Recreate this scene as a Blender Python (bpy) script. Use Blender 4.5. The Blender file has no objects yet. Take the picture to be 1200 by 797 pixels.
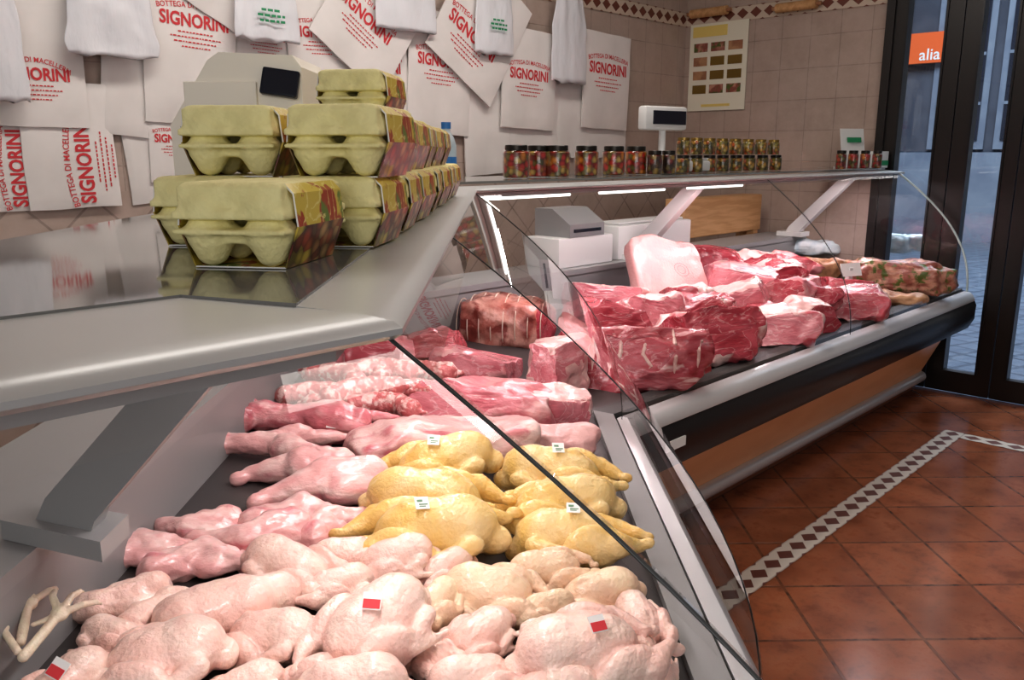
import bpy, bmesh, math, random
import numpy as np
from mathutils import Vector, Matrix, noise, Euler
R = random.Random(7)
S = bpy.context.scene
COL = S.collection
PI = math.pi
rad = math.radians
# ------------------------------------------------------------------ camera
HC = 1.45; F = 980.0; CX, CY = 600.0, 398.5
TH = math.atan(218.5 / F); ST, CT = math.sin(TH), math.cos(TH)
HX, HY = math.cos(rad(44)), math.sin(rad(44))
RX, RY = HY, -HX
cd = bpy.data.cameras.new('camera'); cam = bpy.data.objects.new('camera', cd); COL.objects.link(cam)
cam.location = (0, 0, HC); cam.rotation_euler = (PI / 2 - TH, 0, rad(-46))
cd.sensor_width = 36; cd.sensor_fit = 'HORIZONTAL'; cd.lens = F / 1200 * 36; cd.clip_start = 0.02
S.camera = cam
def ray(px, py):
    a = (CY - py) / F; dz = CT * a - ST; dh = CT + ST * a; rr = (px - CX) / F
    return Vector((HX * dh + RX * rr, HY * dh + RY * rr, dz))
def PZ(px, py, z):
    d = ray(px, py); t = (z - HC) / d.z; return Vector((d.x * t, d.y * t, z)), t
def PY(px, py, Y):
    d = ray(px, py); t = Y / d.y; return Vector((d.x * t, Y, HC + d.z * t))
def PX(px, py, X):
    d = ray(px, py); t = X / d.x; return Vector((X, d.y * t, HC + d.z * t))
# ------------------------------------------------------------------ materials
def nodes(name):
    m = bpy.data.materials.new(name); m.use_nodes = True
    nt = m.node_tree; nt.nodes.clear()
    out = nt.nodes.new('ShaderNodeOutputMaterial')
    return m, nt, out
def N(nt, t, **kw):
    n = nt.nodes.new(t)
    for k, v in kw.items(): setattr(n, k, v)
    return n
def c4(c): return (c[0], c[1], c[2], 1)
def mat(name, col, rough=.5, metal=0, col2=None, sc=5, lo=.4, hi=.6, bump=0, bsc=40, coat=0, sss=0, st=(1, 1, 1), col3=None, sc3=30, lo3=.55, hi3=.65, spec=.5, vein=None):
    m, nt, out = nodes(name)
    p = N(nt, 'ShaderNodeBsdfPrincipled'); nt.links.new(p.outputs[0], out.inputs[0])
    p.inputs['Base Color'].default_value = c4(col); p.inputs['Roughness'].default_value = rough
    p.inputs['Metallic'].default_value = metal; p.inputs['Coat Weight'].default_value = coat
    p.inputs['Coat Roughness'].default_value = .15
    p.inputs['Specular IOR Level'].default_value = spec
    if sss:
        p.inputs['Subsurface Weight'].default_value = sss; p.inputs['Subsurface Radius'].default_value = (.02, .008, .005); p.inputs['Subsurface Scale'].default_value = .6
    if col2 or bump:
        tc = N(nt, 'ShaderNodeTexCoord'); mp = N(nt, 'ShaderNodeMapping'); mp.inputs['Scale'].default_value = st
        nt.links.new(tc.outputs['Object'], mp.inputs[0])
        last = None
        def nz_(s, dist=.4):
            nz = N(nt, 'ShaderNodeTexNoise'); nz.inputs['Scale'].default_value = s; nz.inputs['Detail'].default_value = 5
            nz.inputs['Distortion'].default_value = dist
            nt.links.new(mp.outputs[0], nz.inputs['Vector']); return nz.outputs['Fac']
        def mixc(prev, c, fac):
            mx = N(nt, 'ShaderNodeMix', data_type='RGBA')
            if prev is None: mx.inputs[6].default_value = c4(col)
            else: nt.links.new(prev, mx.inputs[6])
            mx.inputs[7].default_value = c4(c); nt.links.new(fac, mx.inputs[0]); return mx.outputs[2]
        def layer(prev, c, s, l, h):
            mr = N(nt, 'ShaderNodeMapRange'); mr.inputs[1].default_value = l; mr.inputs[2].default_value = h
            nt.links.new(nz_(s), mr.inputs[0]); return mixc(prev, c, mr.outputs[0])
        if col2: last = layer(None, col2, sc, lo, hi)
        if col3: last = layer(last, col3, sc3, lo3, hi3)
        if vein:
            vc, vs, vw = vein[:3]
            a = N(nt, 'ShaderNodeMath', operation='SUBTRACT'); nt.links.new(nz_(vs, 1.2), a.inputs[0]); a.inputs[1].default_value = .5
            b = N(nt, 'ShaderNodeMath', operation='ABSOLUTE'); nt.links.new(a.outputs[0], b.inputs[0])
            mr = N(nt, 'ShaderNodeMapRange'); mr.inputs[1].default_value = vw * .2; mr.inputs[2].default_value = vw; mr.inputs[3].default_value = vein[3] if len(vein) > 3 else .6; mr.inputs[4].default_value = 0
            nt.links.new(b.outputs[0], mr.inputs[0]); last = mixc(last, vc, mr.outputs[0])
        if last: nt.links.new(last, p.inputs['Base Color'])
        if bump:
            nz = N(nt, 'ShaderNodeTexNoise'); nz.inputs['Scale'].default_value = bsc; nz.inputs['Detail'].default_value = 4
            nt.links.new(mp.outputs[0], nz.inputs['Vector'])
            b = N(nt, 'ShaderNodeBump'); b.inputs['Strength'].default_value = bump; b.inputs['Distance'].default_value = .01
            nt.links.new(nz.outputs['Fac'], b.inputs['Height']); nt.links.new(b.outputs[0], p.inputs['Normal'])
    return m
def tile_mat(name, c1, c2, cm, size, wall=None, rot=0, mortar=.006, rough=.4, c3=None, bump=.3, nsc=9, c5=None):
    m, nt, out = nodes(name)
    p = N(nt, 'ShaderNodeBsdfPrincipled'); nt.links.new(p.outputs[0], out.inputs[0]); p.inputs['Roughness'].default_value = rough
    tc = N(nt, 'ShaderNodeTexCoord'); vec = tc.outputs['Object']
    if wall:
        s = N(nt, 'ShaderNodeSeparateXYZ'); c = N(nt, 'ShaderNodeCombineXYZ'); nt.links.new(vec, s.inputs[0])
        nt.links.new(s.outputs['X' if wall == 'x' else 'Y'], c.inputs[0]); nt.links.new(s.outputs['Z'], c.inputs[1]); vec = c.outputs[0]
    mp = N(nt, 'ShaderNodeMapping'); mp.inputs['Rotation'].default_value = (0, 0, rot); nt.links.new(vec, mp.inputs[0])
    b = N(nt, 'ShaderNodeTexBrick'); b.offset = 0; b.squash = 1
    b.inputs['Scale'].default_value = 1; b.inputs['Brick Width'].default_value = size; b.inputs['Row Height'].default_value = size
    b.inputs['Mortar Size'].default_value = mortar; b.inputs['Mortar Smooth'].default_value = .2
    b.inputs['Color1'].default_value = c4(c1); b.inputs['Color2'].default_value = c4(c2); b.inputs['Mortar'].default_value = c4(cm)
    nt.links.new(mp.outputs[0], b.inputs['Vector'])
    def lay(prev, col, scale, lo, hi, mxv):
        nz = N(nt, 'ShaderNodeTexNoise'); nz.inputs['Scale'].default_value = scale; nz.inputs['Detail'].default_value = 8; nz.inputs['Roughness'].default_value = .7
        nt.links.new(tc.outputs['Object'], nz.inputs['Vector'])
        mr = N(nt, 'ShaderNodeMapRange'); mr.inputs[1].default_value = lo; mr.inputs[2].default_value = hi; mr.inputs[3].default_value = 0; mr.inputs[4].default_value = mxv
        nt.links.new(nz.outputs['Fac'], mr.inputs[0])
        mx = N(nt, 'ShaderNodeMix', data_type='RGBA'); nt.links.new(mr.outputs[0], mx.inputs[0]); nt.links.new(prev, mx.inputs[6]); mx.inputs[7].default_value = c4(col); return mx.outputs[2]
    last = lay(b.outputs['Color'], c3 or c2, nsc, .35, .65, .6)
    if c5: last = lay(last, c5, nsc * .5, .46, .64, .75)
    nt.links.new(last, p.inputs['Base Color'])
    bp = N(nt, 'ShaderNodeBump'); bp.inputs['Strength'].default_value = bump; bp.inputs['Distance'].default_value = .004; bp.invert = True
    nt.links.new(b.outputs['Fac'], bp.inputs['Height']); nt.links.new(bp.outputs[0], p.inputs['Normal'])
    return m
def mosaic_mat(name, ca, cb):
    m, nt, out = nodes(name)
    p = N(nt, 'ShaderNodeBsdfPrincipled'); nt.links.new(p.outputs[0], out.inputs[0]); p.inputs['Roughness'].default_value = .4
    uv = N(nt, 'ShaderNodeUVMap'); s = N(nt, 'ShaderNodeSeparateXYZ'); nt.links.new(uv.outputs[0], s.inputs[0])
    def mth(op, a, b=None):
        n = N(nt, 'ShaderNodeMath', operation=op)
        for i, v in enumerate((a, b)):
            if v is None: continue
            if isinstance(v, (int, float)): n.inputs[i].default_value = v
            else: nt.links.new(v, n.inputs[i])
        return n.outputs[0]
    u = mth('ABSOLUTE', mth('SUBTRACT', mth('FRACT', s.outputs[0]), .5))
    v = mth('ABSOLUTE', mth('SUBTRACT', s.outputs[1], .5))
    dia = mth('ADD', u, mth('MULTIPLY', v, 1.25))
    inside = mth('LESS_THAN', dia, .43)
    edge = mth('GREATER_THAN', v, .45)
    tri = mth('LESS_THAN', mth('ADD', mth('ABSOLUTE', mth('SUBTRACT', mth('FRACT', mth('ADD', s.outputs[0], .5)), .5)), mth('MULTIPLY', mth('SUBTRACT', .5, v), 2.0)), .20)
    fac = mth('MAXIMUM', inside, mth('MAXIMUM', mth('MULTIPLY', edge, 0.4), tri))
    mx = N(nt, 'ShaderNodeMix', data_type='RGBA'); nt.links.new(fac, mx.inputs[0]); mx.inputs[6].default_value = c4(ca); mx.inputs[7].default_value = c4(cb)
    nt.links.new(mx.outputs[2], p.inputs['Base Color'])
    return m
def glass_mat(name, base=.025, refl=.85):
    m, nt, out = nodes(name)
    p = N(nt, 'ShaderNodeBsdfPrincipled'); p.inputs['Base Color'].default_value = (1, 1, 1, 1); p.inputs['Metallic'].default_value = 1; p.inputs['Roughness'].default_value = .01
    lw = N(nt, 'ShaderNodeLayerWeight'); lw.inputs[0].default_value = .5
    pw = N(nt, 'ShaderNodeMath', operation='POWER'); nt.links.new(lw.outputs['Facing'], pw.inputs[0]); pw.inputs[1].default_value = 4.5
    ma = N(nt, 'ShaderNodeMath', operation='MULTIPLY_ADD'); nt.links.new(pw.outputs[0], ma.inputs[0]); ma.inputs[1].default_value = refl; ma.inputs[2].default_value = base
    p.inputs['Alpha'].default_value = .08
    nt.links.new(ma.outputs[0], p.inputs['Alpha']); nt.links.new(p.outputs[0], out.inputs[0])
    m.surface_render_method = 'BLENDED'
    return m
def shelf_glass_mat(name):
    m, nt, out = nodes(name)
    p = N(nt, 'ShaderNodeBsdfPrincipled'); p.inputs['Base Color'].default_value = (.20, .20, .19, 1); p.inputs['Roughness'].default_value = .05; p.inputs['IOR'].default_value = 1.65
    nt.links.new(p.outputs[0], out.inputs[0]); return m
def emit_mat(name, col, s):
    m, nt, out = nodes(name); e = N(nt, 'ShaderNodeEmission'); e.inputs[0].default_value = c4(col); e.inputs[1].default_value = s
    nt.links.new(e.outputs[0], out.inputs[0]); return m
def voro_mat(name, cols, scale, rough=.3, coat=.5, st=(1, 1, 1), dark=.35):
    m, nt, out = nodes(name)
    p = N(nt, 'ShaderNodeBsdfPrincipled'); nt.links.new(p.outputs[0], out.inputs[0]); p.inputs['Roughness'].default_value = rough; p.inputs['Coat Weight'].default_value = coat
    tc = N(nt, 'ShaderNodeTexCoord'); mp = N(nt, 'ShaderNodeMapping'); mp.inputs['Scale'].default_value = st; nt.links.new(tc.outputs['Object'], mp.inputs[0])
    v = N(nt, 'ShaderNodeTexVoronoi'); v.inputs['Scale'].default_value = scale; nt.links.new(mp.outputs[0], v.inputs['Vector'])
    s = N(nt, 'ShaderNodeSeparateColor'); nt.links.new(v.outputs['Color'], s.inputs[0])
    r = N(nt, 'ShaderNodeValToRGB'); r.color_ramp.interpolation = 'CONSTANT'
    while len(r.color_ramp.elements) < len(cols): r.color_ramp.elements.new(.5)
    for i, c in enumerate(cols): r.color_ramp.elements[i].position = i / len(cols); r.color_ramp.elements[i].color = c4(c)
    nt.links.new(s.outputs[0], r.inputs[0])
    mr = N(nt, 'ShaderNodeMapRange'); mr.inputs[1].default_value = .25; mr.inputs[2].default_value = .65; mr.inputs[3].default_value = 1; mr.inputs[4].default_value = dark
    nt.links.new(v.outputs['Distance'], mr.inputs[0])
    mx = N(nt, 'ShaderNodeMix', data_type='RGBA', blend_type='MULTIPLY'); mx.inputs[0].default_value = 1
    nt.links.new(r.outputs[0], mx.inputs[6]); nt.links.new(mr.outputs[0], mx.inputs[7]); nt.links.new(mx.outputs[2], p.inputs['Base Color'])
    return m
MT = dict(
    alu=mat('alu', (.54, .545, .54), .32, .25), silver=mat('silver', (.68, .68, .69), .3, .4), black=mat('black', (.010, .010, .012), .3),
    steel=mat('steel', (.075, .068, .068), .4, .3), dark=mat('dark', (.05, .05, .05), .5), white=mat('white', (.66, .66, .65), .4), grey=mat('grey', (.28, .28, .28), .4), pgrey=mat('pgrey', (.30, .30, .30), .4), grille=mat('grille', (.26, .26, .26), .4, .1), slot=mat('slot', (.03, .03, .03), .6),
    wood=mat('wood', (.90, .48, .25), .35, col2=(.84, .43, .21), sc=2, st=(1, 5, 5)), board=mat('board', (.66, .40, .20), .5, col2=(.55, .31, .14), sc=4, st=(1, 10, 10)),
    seal=mat('seal', (.02, .025, .025), .3), gedge=mat('gedge', (.45, .53, .52), .15), lamp=emit_mat('lamp', (1, .97, .93), 2.2), housing=mat('housing', (.45, .45, .45), .4),
    glass=glass_mat('glass', .05, .9), dglass=shelf_glass_mat('dglass'), doorglass=glass_mat('doorglass', .04, .6),
    paper=mat('paper', (.81, .77, .745), .8, col2=(.72, .685, .66), sc=3, lo=.45, hi=.7), red=mat('red', (.62, .05, .06), .7), stamp=mat('stamp', (.62, .20, .21), .7), green=mat('green', (.03, .28, .12), .6),
    plastic=mat('plastic', (.76, .76, .79), .22, bump=.5, bsc=13, st=(1.6, 1, .6)), carton=mat('carton', (.92, .85, .45), .85, col2=(.84, .77, .39), sc=60, bump=.25, bsc=200),
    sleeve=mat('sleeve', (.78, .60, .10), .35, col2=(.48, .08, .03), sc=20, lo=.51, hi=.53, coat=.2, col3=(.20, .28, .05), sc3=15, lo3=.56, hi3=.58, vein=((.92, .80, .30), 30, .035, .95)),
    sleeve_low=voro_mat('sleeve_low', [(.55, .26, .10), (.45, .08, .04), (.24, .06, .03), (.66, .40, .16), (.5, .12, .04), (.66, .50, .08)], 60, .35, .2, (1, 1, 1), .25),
    cream=mat('cream', (.94, .88, .76), .4), display=mat('display', (.015, .018, .03), .15), frame=mat('frame', (.016, .012, .011), .35),
    lid=mat('lid', (.03, .025, .02), .3, .5), goldlid=mat('goldlid', (.30, .20, .06), .3, .8), blue=mat('blue', (.05, .22, .55), .4),
    jar_a=voro_mat('jar_a', [(.45, .03, .02), (.55, .20, .03), (.30, .03, .015), (.5, .33, .08), (.16, .13, .03), (.42, .06, .02)], 48), jar_b=voro_mat('jar_b', [(.52, .28, .04), (.3, .24, .05), (.5, .12, .03), (.55, .40, .12), (.12, .10, .03)], 60),
    jar_c=voro_mat('jar_c', [(.10, .05, .02), (.3, .2, .05), (.2, .03, .02), (.06, .03, .02)], 50),
    jarglass=glass_mat('jarglass', .05, .7),
    w_skin=mat('w_skin', (.82, .54, .47), .28, col2=(.88, .72, .62), sc=9, lo=.42, hi=.66, col3=(.60, .22, .22), sc3=7, lo3=.55, hi3=.76, bump=.4, bsc=150, sss=.08, coat=.35),
    wy_skin=mat('wy_skin', (.83, .59, .42), .28, col2=(.87, .73, .50), sc=8, lo=.45, hi=.65, col3=(.64, .27, .24), sc3=8, lo3=.56, hi3=.76, bump=.4, bsc=150, sss=.08, coat=.35),
    y_skin=mat('y_skin', (.78, .53, .18), .28, col2=(.85, .68, .40), sc=8, lo=.4, hi=.65, col3=(.70, .42, .11), sc3=14, lo3=.52, hi3=.7, bump=.35, bsc=150, sss=.06, coat=.35),
    pink=mat('pink', (.68, .22, .25), .28, col2=(.80, .47, .46), sc=8, lo=.45, hi=.62, col3=(.44, .07, .10), sc3=10, lo3=.52, hi3=.7, bump=.4, bsc=40, sss=.05, coat=.35, st=(1, 2, 2)),
    palepink=mat('palepink', (.77, .41, .40), .28, col2=(.84, .61, .57), sc=8, lo=.42, hi=.62, col3=(.58, .17, .20), sc3=10, lo3=.53, hi3=.7, bump=.4, bsc=45, sss=.05, coat=.35, st=(1, 2, 2)),
    beef=mat('beef', (.34, .04, .055), .24, col2=(.54, .15, .17), sc=8, lo=.38, hi=.66, col3=(.80, .56, .53), sc3=5, lo3=.60, hi3=.68, bump=.5, bsc=30, coat=.45, st=(1, 3, 3)),
    flesh=mat('flesh', (.48, .085, .11), .24, col2=(.32, .03, .045), sc=7, lo=.36, hi=.64, bump=.4, bsc=35, coat=.45, st=(1, 2.5, 2.5), vein=((.74, .42, .42), 7, .02, .42)),
    pflesh=mat('pflesh', (.70, .27, .30), .24, col2=(.56, .15, .18), sc=7, lo=.36, hi=.64, bump=.35, bsc=40, coat=.4, st=(1, 2.5, 2.5), vein=((.82, .54, .54), 5, .022, .4)),
    fat=mat('fat', (.74, .44, .42), .33, col2=(.84, .66, .61), sc=6, lo=.4, hi=.6, col3=(.48, .08, .10), sc3=6, lo3=.50, hi3=.60, bump=.4, bsc=35, coat=.3),
    roll=mat('roll', (.42, .14, .11), .33, col2=(.62, .34, .28), sc=9, lo=.42, hi=.6, col3=(.24, .05, .04), sc3=14, lo3=.5, hi3=.62, bump=.5, bsc=40, coat=.25),
    rind=mat('rind', (.72, .43, .41), .42, col2=(.64, .33, .32), sc=6, bump=.25, bsc=90, coat=.15), bone=mat('bone', (.78, .58, .52), .4, col2=(.66, .38, .35), sc=40),
    mince=mat('mince', (.58, .16, .16), .32, col2=(.82, .55, .51), sc=46, lo=.48, hi=.58, bump=.5, bsc=80, coat=.3),
    roast=mat('roast', (.28, .09, .065), .35, col2=(.50, .26, .18), sc=16, lo=.45, hi=.6, col3=(.10, .13, .03), sc3=24, lo3=.52, hi3=.60, bump=.6, bsc=40, coat=.2),
    brown=mat('brown', (.34, .16, .09), .4, col2=(.5, .28, .15), sc=14, bump=.4, bsc=50), twine=mat('twine', (.62, .50, .42), .8),
    feet=mat('feet', (.76, .66, .50), .4, col2=(.72, .58, .46), sc=25, bump=.3, bsc=120, sss=.1), card=mat('card', (.80, .80, .78), .6), cal=mat('cal', (.80, .77, .64), .6), yellow=mat('yellow', (.78, .62, .20), .6), print_=mat('print_', (.16, .30, .18), .6), wrap=mat('wrap', (.55, .68, .74), .25, col2=(.75, .80, .82), sc=12, bump=.6, bsc=25),
    wallA=tile_mat('wallA', (.46, .36, .305), (.43, .335, .285), (.29, .225, .19), .2, 'x', 0, .003, .32, (.56, .455, .40), .3, 6), wallD=tile_mat('wallD', (.44, .345, .29), (.41, .32, .27), (.24, .185, .155), .2, 'x', PI / 4, .005, .32, (.54, .435, .385), .3, 6),
    wallR=tile_mat('wallR', (.44, .345, .29), (.41, .32, .27), (.28, .215, .18), .2, 'y', 0, .003, .32, (.54, .435, .38), .3, 6),
    floor=tile_mat('floor', (.32, .105, .050), (.21, .066, .032), (.05, .027, .018), .325, None, PI / 4, .006, .18, (.43, .18, .095), .5, 16, (.14, .042, .022)),
    base=tile_mat('base', (.24, .09, .05), (.2, .07, .04), (.08, .04, .03), .25, 'x', 0, .006, .4),
    mosaic=mosaic_mat('mosaic', (.66, .60, .52), (.15, .05, .035)), wallmos=mosaic_mat('wallmos', (.62, .52, .42), (.18, .06, .04)),
    cobble=tile_mat('cobble', (.12, .145, .19), (.08, .10, .14), (.03, .04, .06), .22, None, .3, .02, .3, (.18, .215, .27), .8),
    facade=mat('facade', (.05, .058, .08), .8, col2=(.07, .08, .105), sc=2), facade2=mat('facade2', (.22, .255, .31), .8, col2=(.16, .19, .245), sc=2), orange=mat('orange', (.75, .12, .02), .5), ceil=mat('ceil', (.7, .66, .6), .8),
    pane=mat('pane', (.02, .025, .04), .1),
)
# ------------------------------------------------------------------ mesh helpers
def link(o): COL.objects.link(o); return o
def tag(o, label, cat, group=None):
    o['label'] = label; o['category'] = cat
    if group: o['group'] = group
    return o
def thing(name, label, cat, loc=(0, 0, 0), rz=0, group=None):
    o = link(bpy.data.objects.new(name, None)); o.location = loc; o.rotation_euler = (0, 0, rz); o.empty_display_size = .05
    return tag(o, label, cat, group)
def mobj(name, me, m, parent=None, smooth=False, ang=40, world=False):
    if m is not None and len(me.materials) == 0:
        for k in (m if isinstance(m, (list, tuple)) else [m]): me.materials.append(MT[k])
    if smooth:
        me.polygons.foreach_set('use_smooth', [True] * len(me.polygons))
        me.set_sharp_from_angle(angle=rad(ang))
    o = link(bpy.data.objects.new(name, me))
    if parent is not None:
        o.parent = parent
        if world: o.matrix_parent_inverse = Matrix.Translation(-Vector(parent.location))
    return o
class MB:
    def __init__(s): s.bm = bmesh.new()
    def box(s, c, d, rot=None, bev=0, seg=2):
        Mx = Matrix.Translation(c) @ (rot.to_4x4() if rot else Matrix.Identity(4)) @ Matrix.Diagonal((d[0], d[1], d[2], 1))
        r = bmesh.ops.create_cube(s.bm, size=1, matrix=Mx)
        if bev:
            es = {e for v in r['verts'] for e in v.link_edges}
            bmesh.ops.bevel(s.bm, geom=list(es), offset=bev, segments=seg, affect='EDGES', profile=.5)
        return s
    def lathe(s, prof, n=24, c=(0, 0, 0)):
        rings = []
        for r, z in prof:
            rings.append([s.bm.verts.new((c[0] + r * math.cos(2 * PI * i / n), c[1] + r * math.sin(2 * PI * i / n), c[2] + z)) for i in range(n)])
        for a, b in zip(rings, rings[1:]):
            for i in range(n): s.bm.faces.new((a[i], a[(i + 1) % n], b[(i + 1) % n], b[i]))
        s.bm.faces.new(rings[0][::-1]); s.bm.faces.new(rings[-1]); return s
    def tube(s, pts, r, n=8):
        pts = [Vector(p) for p in pts]; rs = r if isinstance(r, (list, tuple)) else [r] * len(pts); rings = []
        for i, p in enumerate(pts):
            d = (pts[min(i + 1, len(pts) - 1)] - pts[max(i - 1, 0)]).normalized()
            up = Vector((0, 0, 1)) if abs(d.z) < .9 else Vector((1, 0, 0))
            a = d.cross(up).normalized(); b = d.cross(a)
            rings.append([s.bm.verts.new(p + (a * math.cos(2 * PI * k / n) + b * math.sin(2 * PI * k / n)) * rs[i]) for k in range(n)])
        for a, b in zip(rings, rings[1:]):
            for i in range(n): s.bm.faces.new((a[i], a[(i + 1) % n], b[(i + 1) % n], b[i]))
        s.bm.faces.new(rings[0][::-1]); s.bm.faces.new(rings[-1]); return s
    def prism(s, A, B):
        a = [s.bm.verts.new(p) for p in A]; b = [s.bm.verts.new(p) for p in B]; n = len(a)
        for i in range(n): s.bm.faces.new((a[i], a[(i + 1) % n], b[(i + 1) % n], b[i]))
        s.bm.faces.new(a[::-1]); s.bm.faces.new(b); return s
    def ico(s, c, r, sub=2, rot=None):
        r = r if isinstance(r, (list, tuple)) else (r, r, r)
        Mx = Matrix.Translation(c) @ (rot.to_4x4() if rot else Matrix.Identity(4)) @ Matrix.Diagonal((r[0], r[1], r[2], 1))
        bmesh.ops.create_icosphere(s.bm, subdivisions=sub, radius=1, matrix=Mx); return s
    def mesh(s, name):
        bmesh.ops.recalc_face_normals(s.bm, faces=s.bm.faces)
        me = bpy.data.meshes.new(name); s.bm.to_mesh(me); s.bm.free(); return me
    def done(s, name, m, parent=None, smooth=False, ang=40, world=False):
        return mobj(name, s.mesh(name), m, parent, smooth, ang, world)
def copy_tree(o, parent=None):
    c = o.copy(); COL.objects.link(c)
    if parent is not None: c.parent = parent
    for ch in o.children: copy_tree(ch, c)
    return c
def struct(o): o['kind'] = 'structure'; return o
def quad(name, pts, m):
    me = bpy.data.meshes.new(name); me.from_pydata(pts, [], [tuple(range(len(pts)))]); return mobj(name, me, m)
# blobs: union of ellipsoids and tapered capsules, remeshed into one continuous skin
def blob(prims, vox=.006, it=8, seed=0, amp=.003, fr=14, sc=1.0, ysc=1.0):
    b = MB()
    for p in prims:
        if p[0] == 'e': b.ico(p[1], p[2], 3, Euler(p[3]).to_matrix() if len(p) > 3 else None)
        elif p[0] == 'b': b.box(p[1], p[2])
        else:
            a, c = Vector(p[1]), Vector(p[2]); n = max(3, int((c - a).length / (min(p[3], p[4]) * .5)) + 1)
            for i in range(n):
                t = i / (n - 1); b.ico(a.lerp(c, t), p[3] * (1 - t) + p[4] * t, 2)
    me = bpy.data.meshes.new('tmp'); b.bm.to_mesh(me); b.bm.free()
    o = link(bpy.data.objects.new('tmp', me))
    r = o.modifiers.new('r', 'REMESH'); r.mode = 'VOXEL'; r.voxel_size = vox
    s = o.modifiers.new('s', 'SMOOTH'); s.iterations = it; s.factor = .5
    dg = bpy.context.evaluated_depsgraph_get()
    out = bpy.data.meshes.new_from_object(o.evaluated_get(dg))
    bpy.data.objects.remove(o); bpy.data.meshes.remove(me)
    nv = len(out.vertices); co = np.empty(nv * 3); out.vertices.foreach_get('co', co); co = co.reshape(-1, 3)
    no = np.empty(nv * 3); out.vertices.foreach_get('normal', no); no = no.reshape(-1, 3)
    off = Vector((seed * 3.1, seed * 1.7, seed * .9))
    d = np.array([noise.noise(Vector(c) * fr + off) + .4 * noise.noise(Vector(c) * fr * 2.6 + off) - .5 * abs(noise.noise(Vector((c[0] * fr * 1.5, c[1] * fr * 3, c[2] * fr * 2)) - off)) for c in co])
    co = co + no * d[:, None] * amp
    co = co * sc; co[:, 1] *= ysc; co[:, 2] -= co[:, 2].min()
    out.vertices.foreach_set('co', co.ravel()); out.update(); return out
def chicken(seed, sc, ysc=1):
    q = random.Random(seed); j = lambda a: q.uniform(-a, a)
    pr = [('e', (0, 0, .068), (.110, .080 + j(.006), .068)), ('e', (.045, 0, .080), (.076, .072, .062)), ('c', (.06, 0, .116), (-.05, 0, .112), .019, .022)]
    for s in (-1, 1):
        k = j(.014)
        pr += [('e', (-.050 + k, s * .080, .062), (.070, .033, .050), (0, 0, s * .35)), ('c', (-.095 + k, s * .084, .062), (-.148 + k, s * (.044 + j(.02)), .054 + j(.015)), .032, .015),
               ('e', (-.164 + k, s * .034, .052), (.018, .014, .014)),
               ('c', (.072, s * .078, .072), (.005, s * .112, .054), .023, .015), ('c', (.005, s * .112, .054), (.09, s * .118, .042), .015, .010)]
    pr += [('e', (.112, 0, .050), (.034, .034, .032)), ('e', (-.120, 0, .048), (.02, .018, .016))]
    return blob(pr, .0052, 2, seed, .0045, 16, sc, ysc)
def leg(seed, sc):
    q = random.Random(seed); j = lambda a: q.uniform(-a, a)
    return blob([('c', (-.1, 0, .05), (-.02, j(.02), .052), .046, .05), ('c', (-.02, 0, .05), (.10, .02 + j(.02), .036), .046, .02), ('e', (.118, .022, .034), (.022, .018, .018)), ('e', (-.06, .035, .04), (.06, .03, .035))], .005, 5, seed, .005, 16, sc)
def wing(seed, sc):
    q = random.Random(seed); j = lambda a: q.uniform(-a, a)
    return blob([('c', (-.09, -.01, .04), (0, .035, .045), .040, .030), ('c', (0, .035, .045), (.09, -.01 + j(.02), .034), .034, .018), ('e', (-.05, .02, .035), (.06, .045, .034)), ('e', (.02, .0, .03), (.055, .036, .024))], .005, 3, seed, .009, 18, sc)
def rabbit(seed, sc):
    pr = [('c', (-.2, 0, .045), (.05, 0, .05), .030, .036), ('e', (-.13, 0, .048), (.075, .052, .044))]
    for s in (-1, 1):
        pr += [('e', (.10, s * .045, .048), (.062, .032, .042), (0, 0, s * .3)), ('c', (.13, s * .055, .045), (.26, s * .085, .03), .028, .011), ('c', (-.17, s * .035, .045), (-.28, s * .065, .03), .020, .009)]
    return blob(pr, .0055, 3, seed, .008, 16, sc)
def foot(seed, sc):
    pr = [('c', (-.07, 0, .02), (.03, 0, .024), .011, .010), ('e', (.035, 0, .024), (.016, .018, .013))]
    for dx, dy in ((.085, -.045), (.10, 0), (.085, .045)): pr += [('c', (.035, 0, .024), (dx * .75, dy * .75, .034), .0085, .0075), ('c', (dx * .75, dy * .75, .034), (dx, dy, .022), .0075, .006), ('c', (dx, dy, .022), (dx * 1.12, dy * 1.12, .010), .005, .003)]
    pr += [('c', (.035, 0, .022), (.005, .035, .014), .008, .005)]
    return blob(pr, .0028, 1, seed, .0006, 30, sc)
def sausage(seed, sc):
    q = random.Random(seed); c = q.uniform(.01, .03); pts = [(-.09, -c, .026), (-.03, c * .6, .027), (.035, c * .7, .027), (.09, -c, .026)]
    return blob([('c', pts[i], pts[i + 1], .033 + .002 * (i == 1), .034) for i in range(3)] + [('e', (-.128, -c * 1.3, .024), (.014, .009, .009)), ('e', (.128, -c * 1.3, .024), (.014, .009, .009))], .005, 4, seed, .004, 30, sc)
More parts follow.
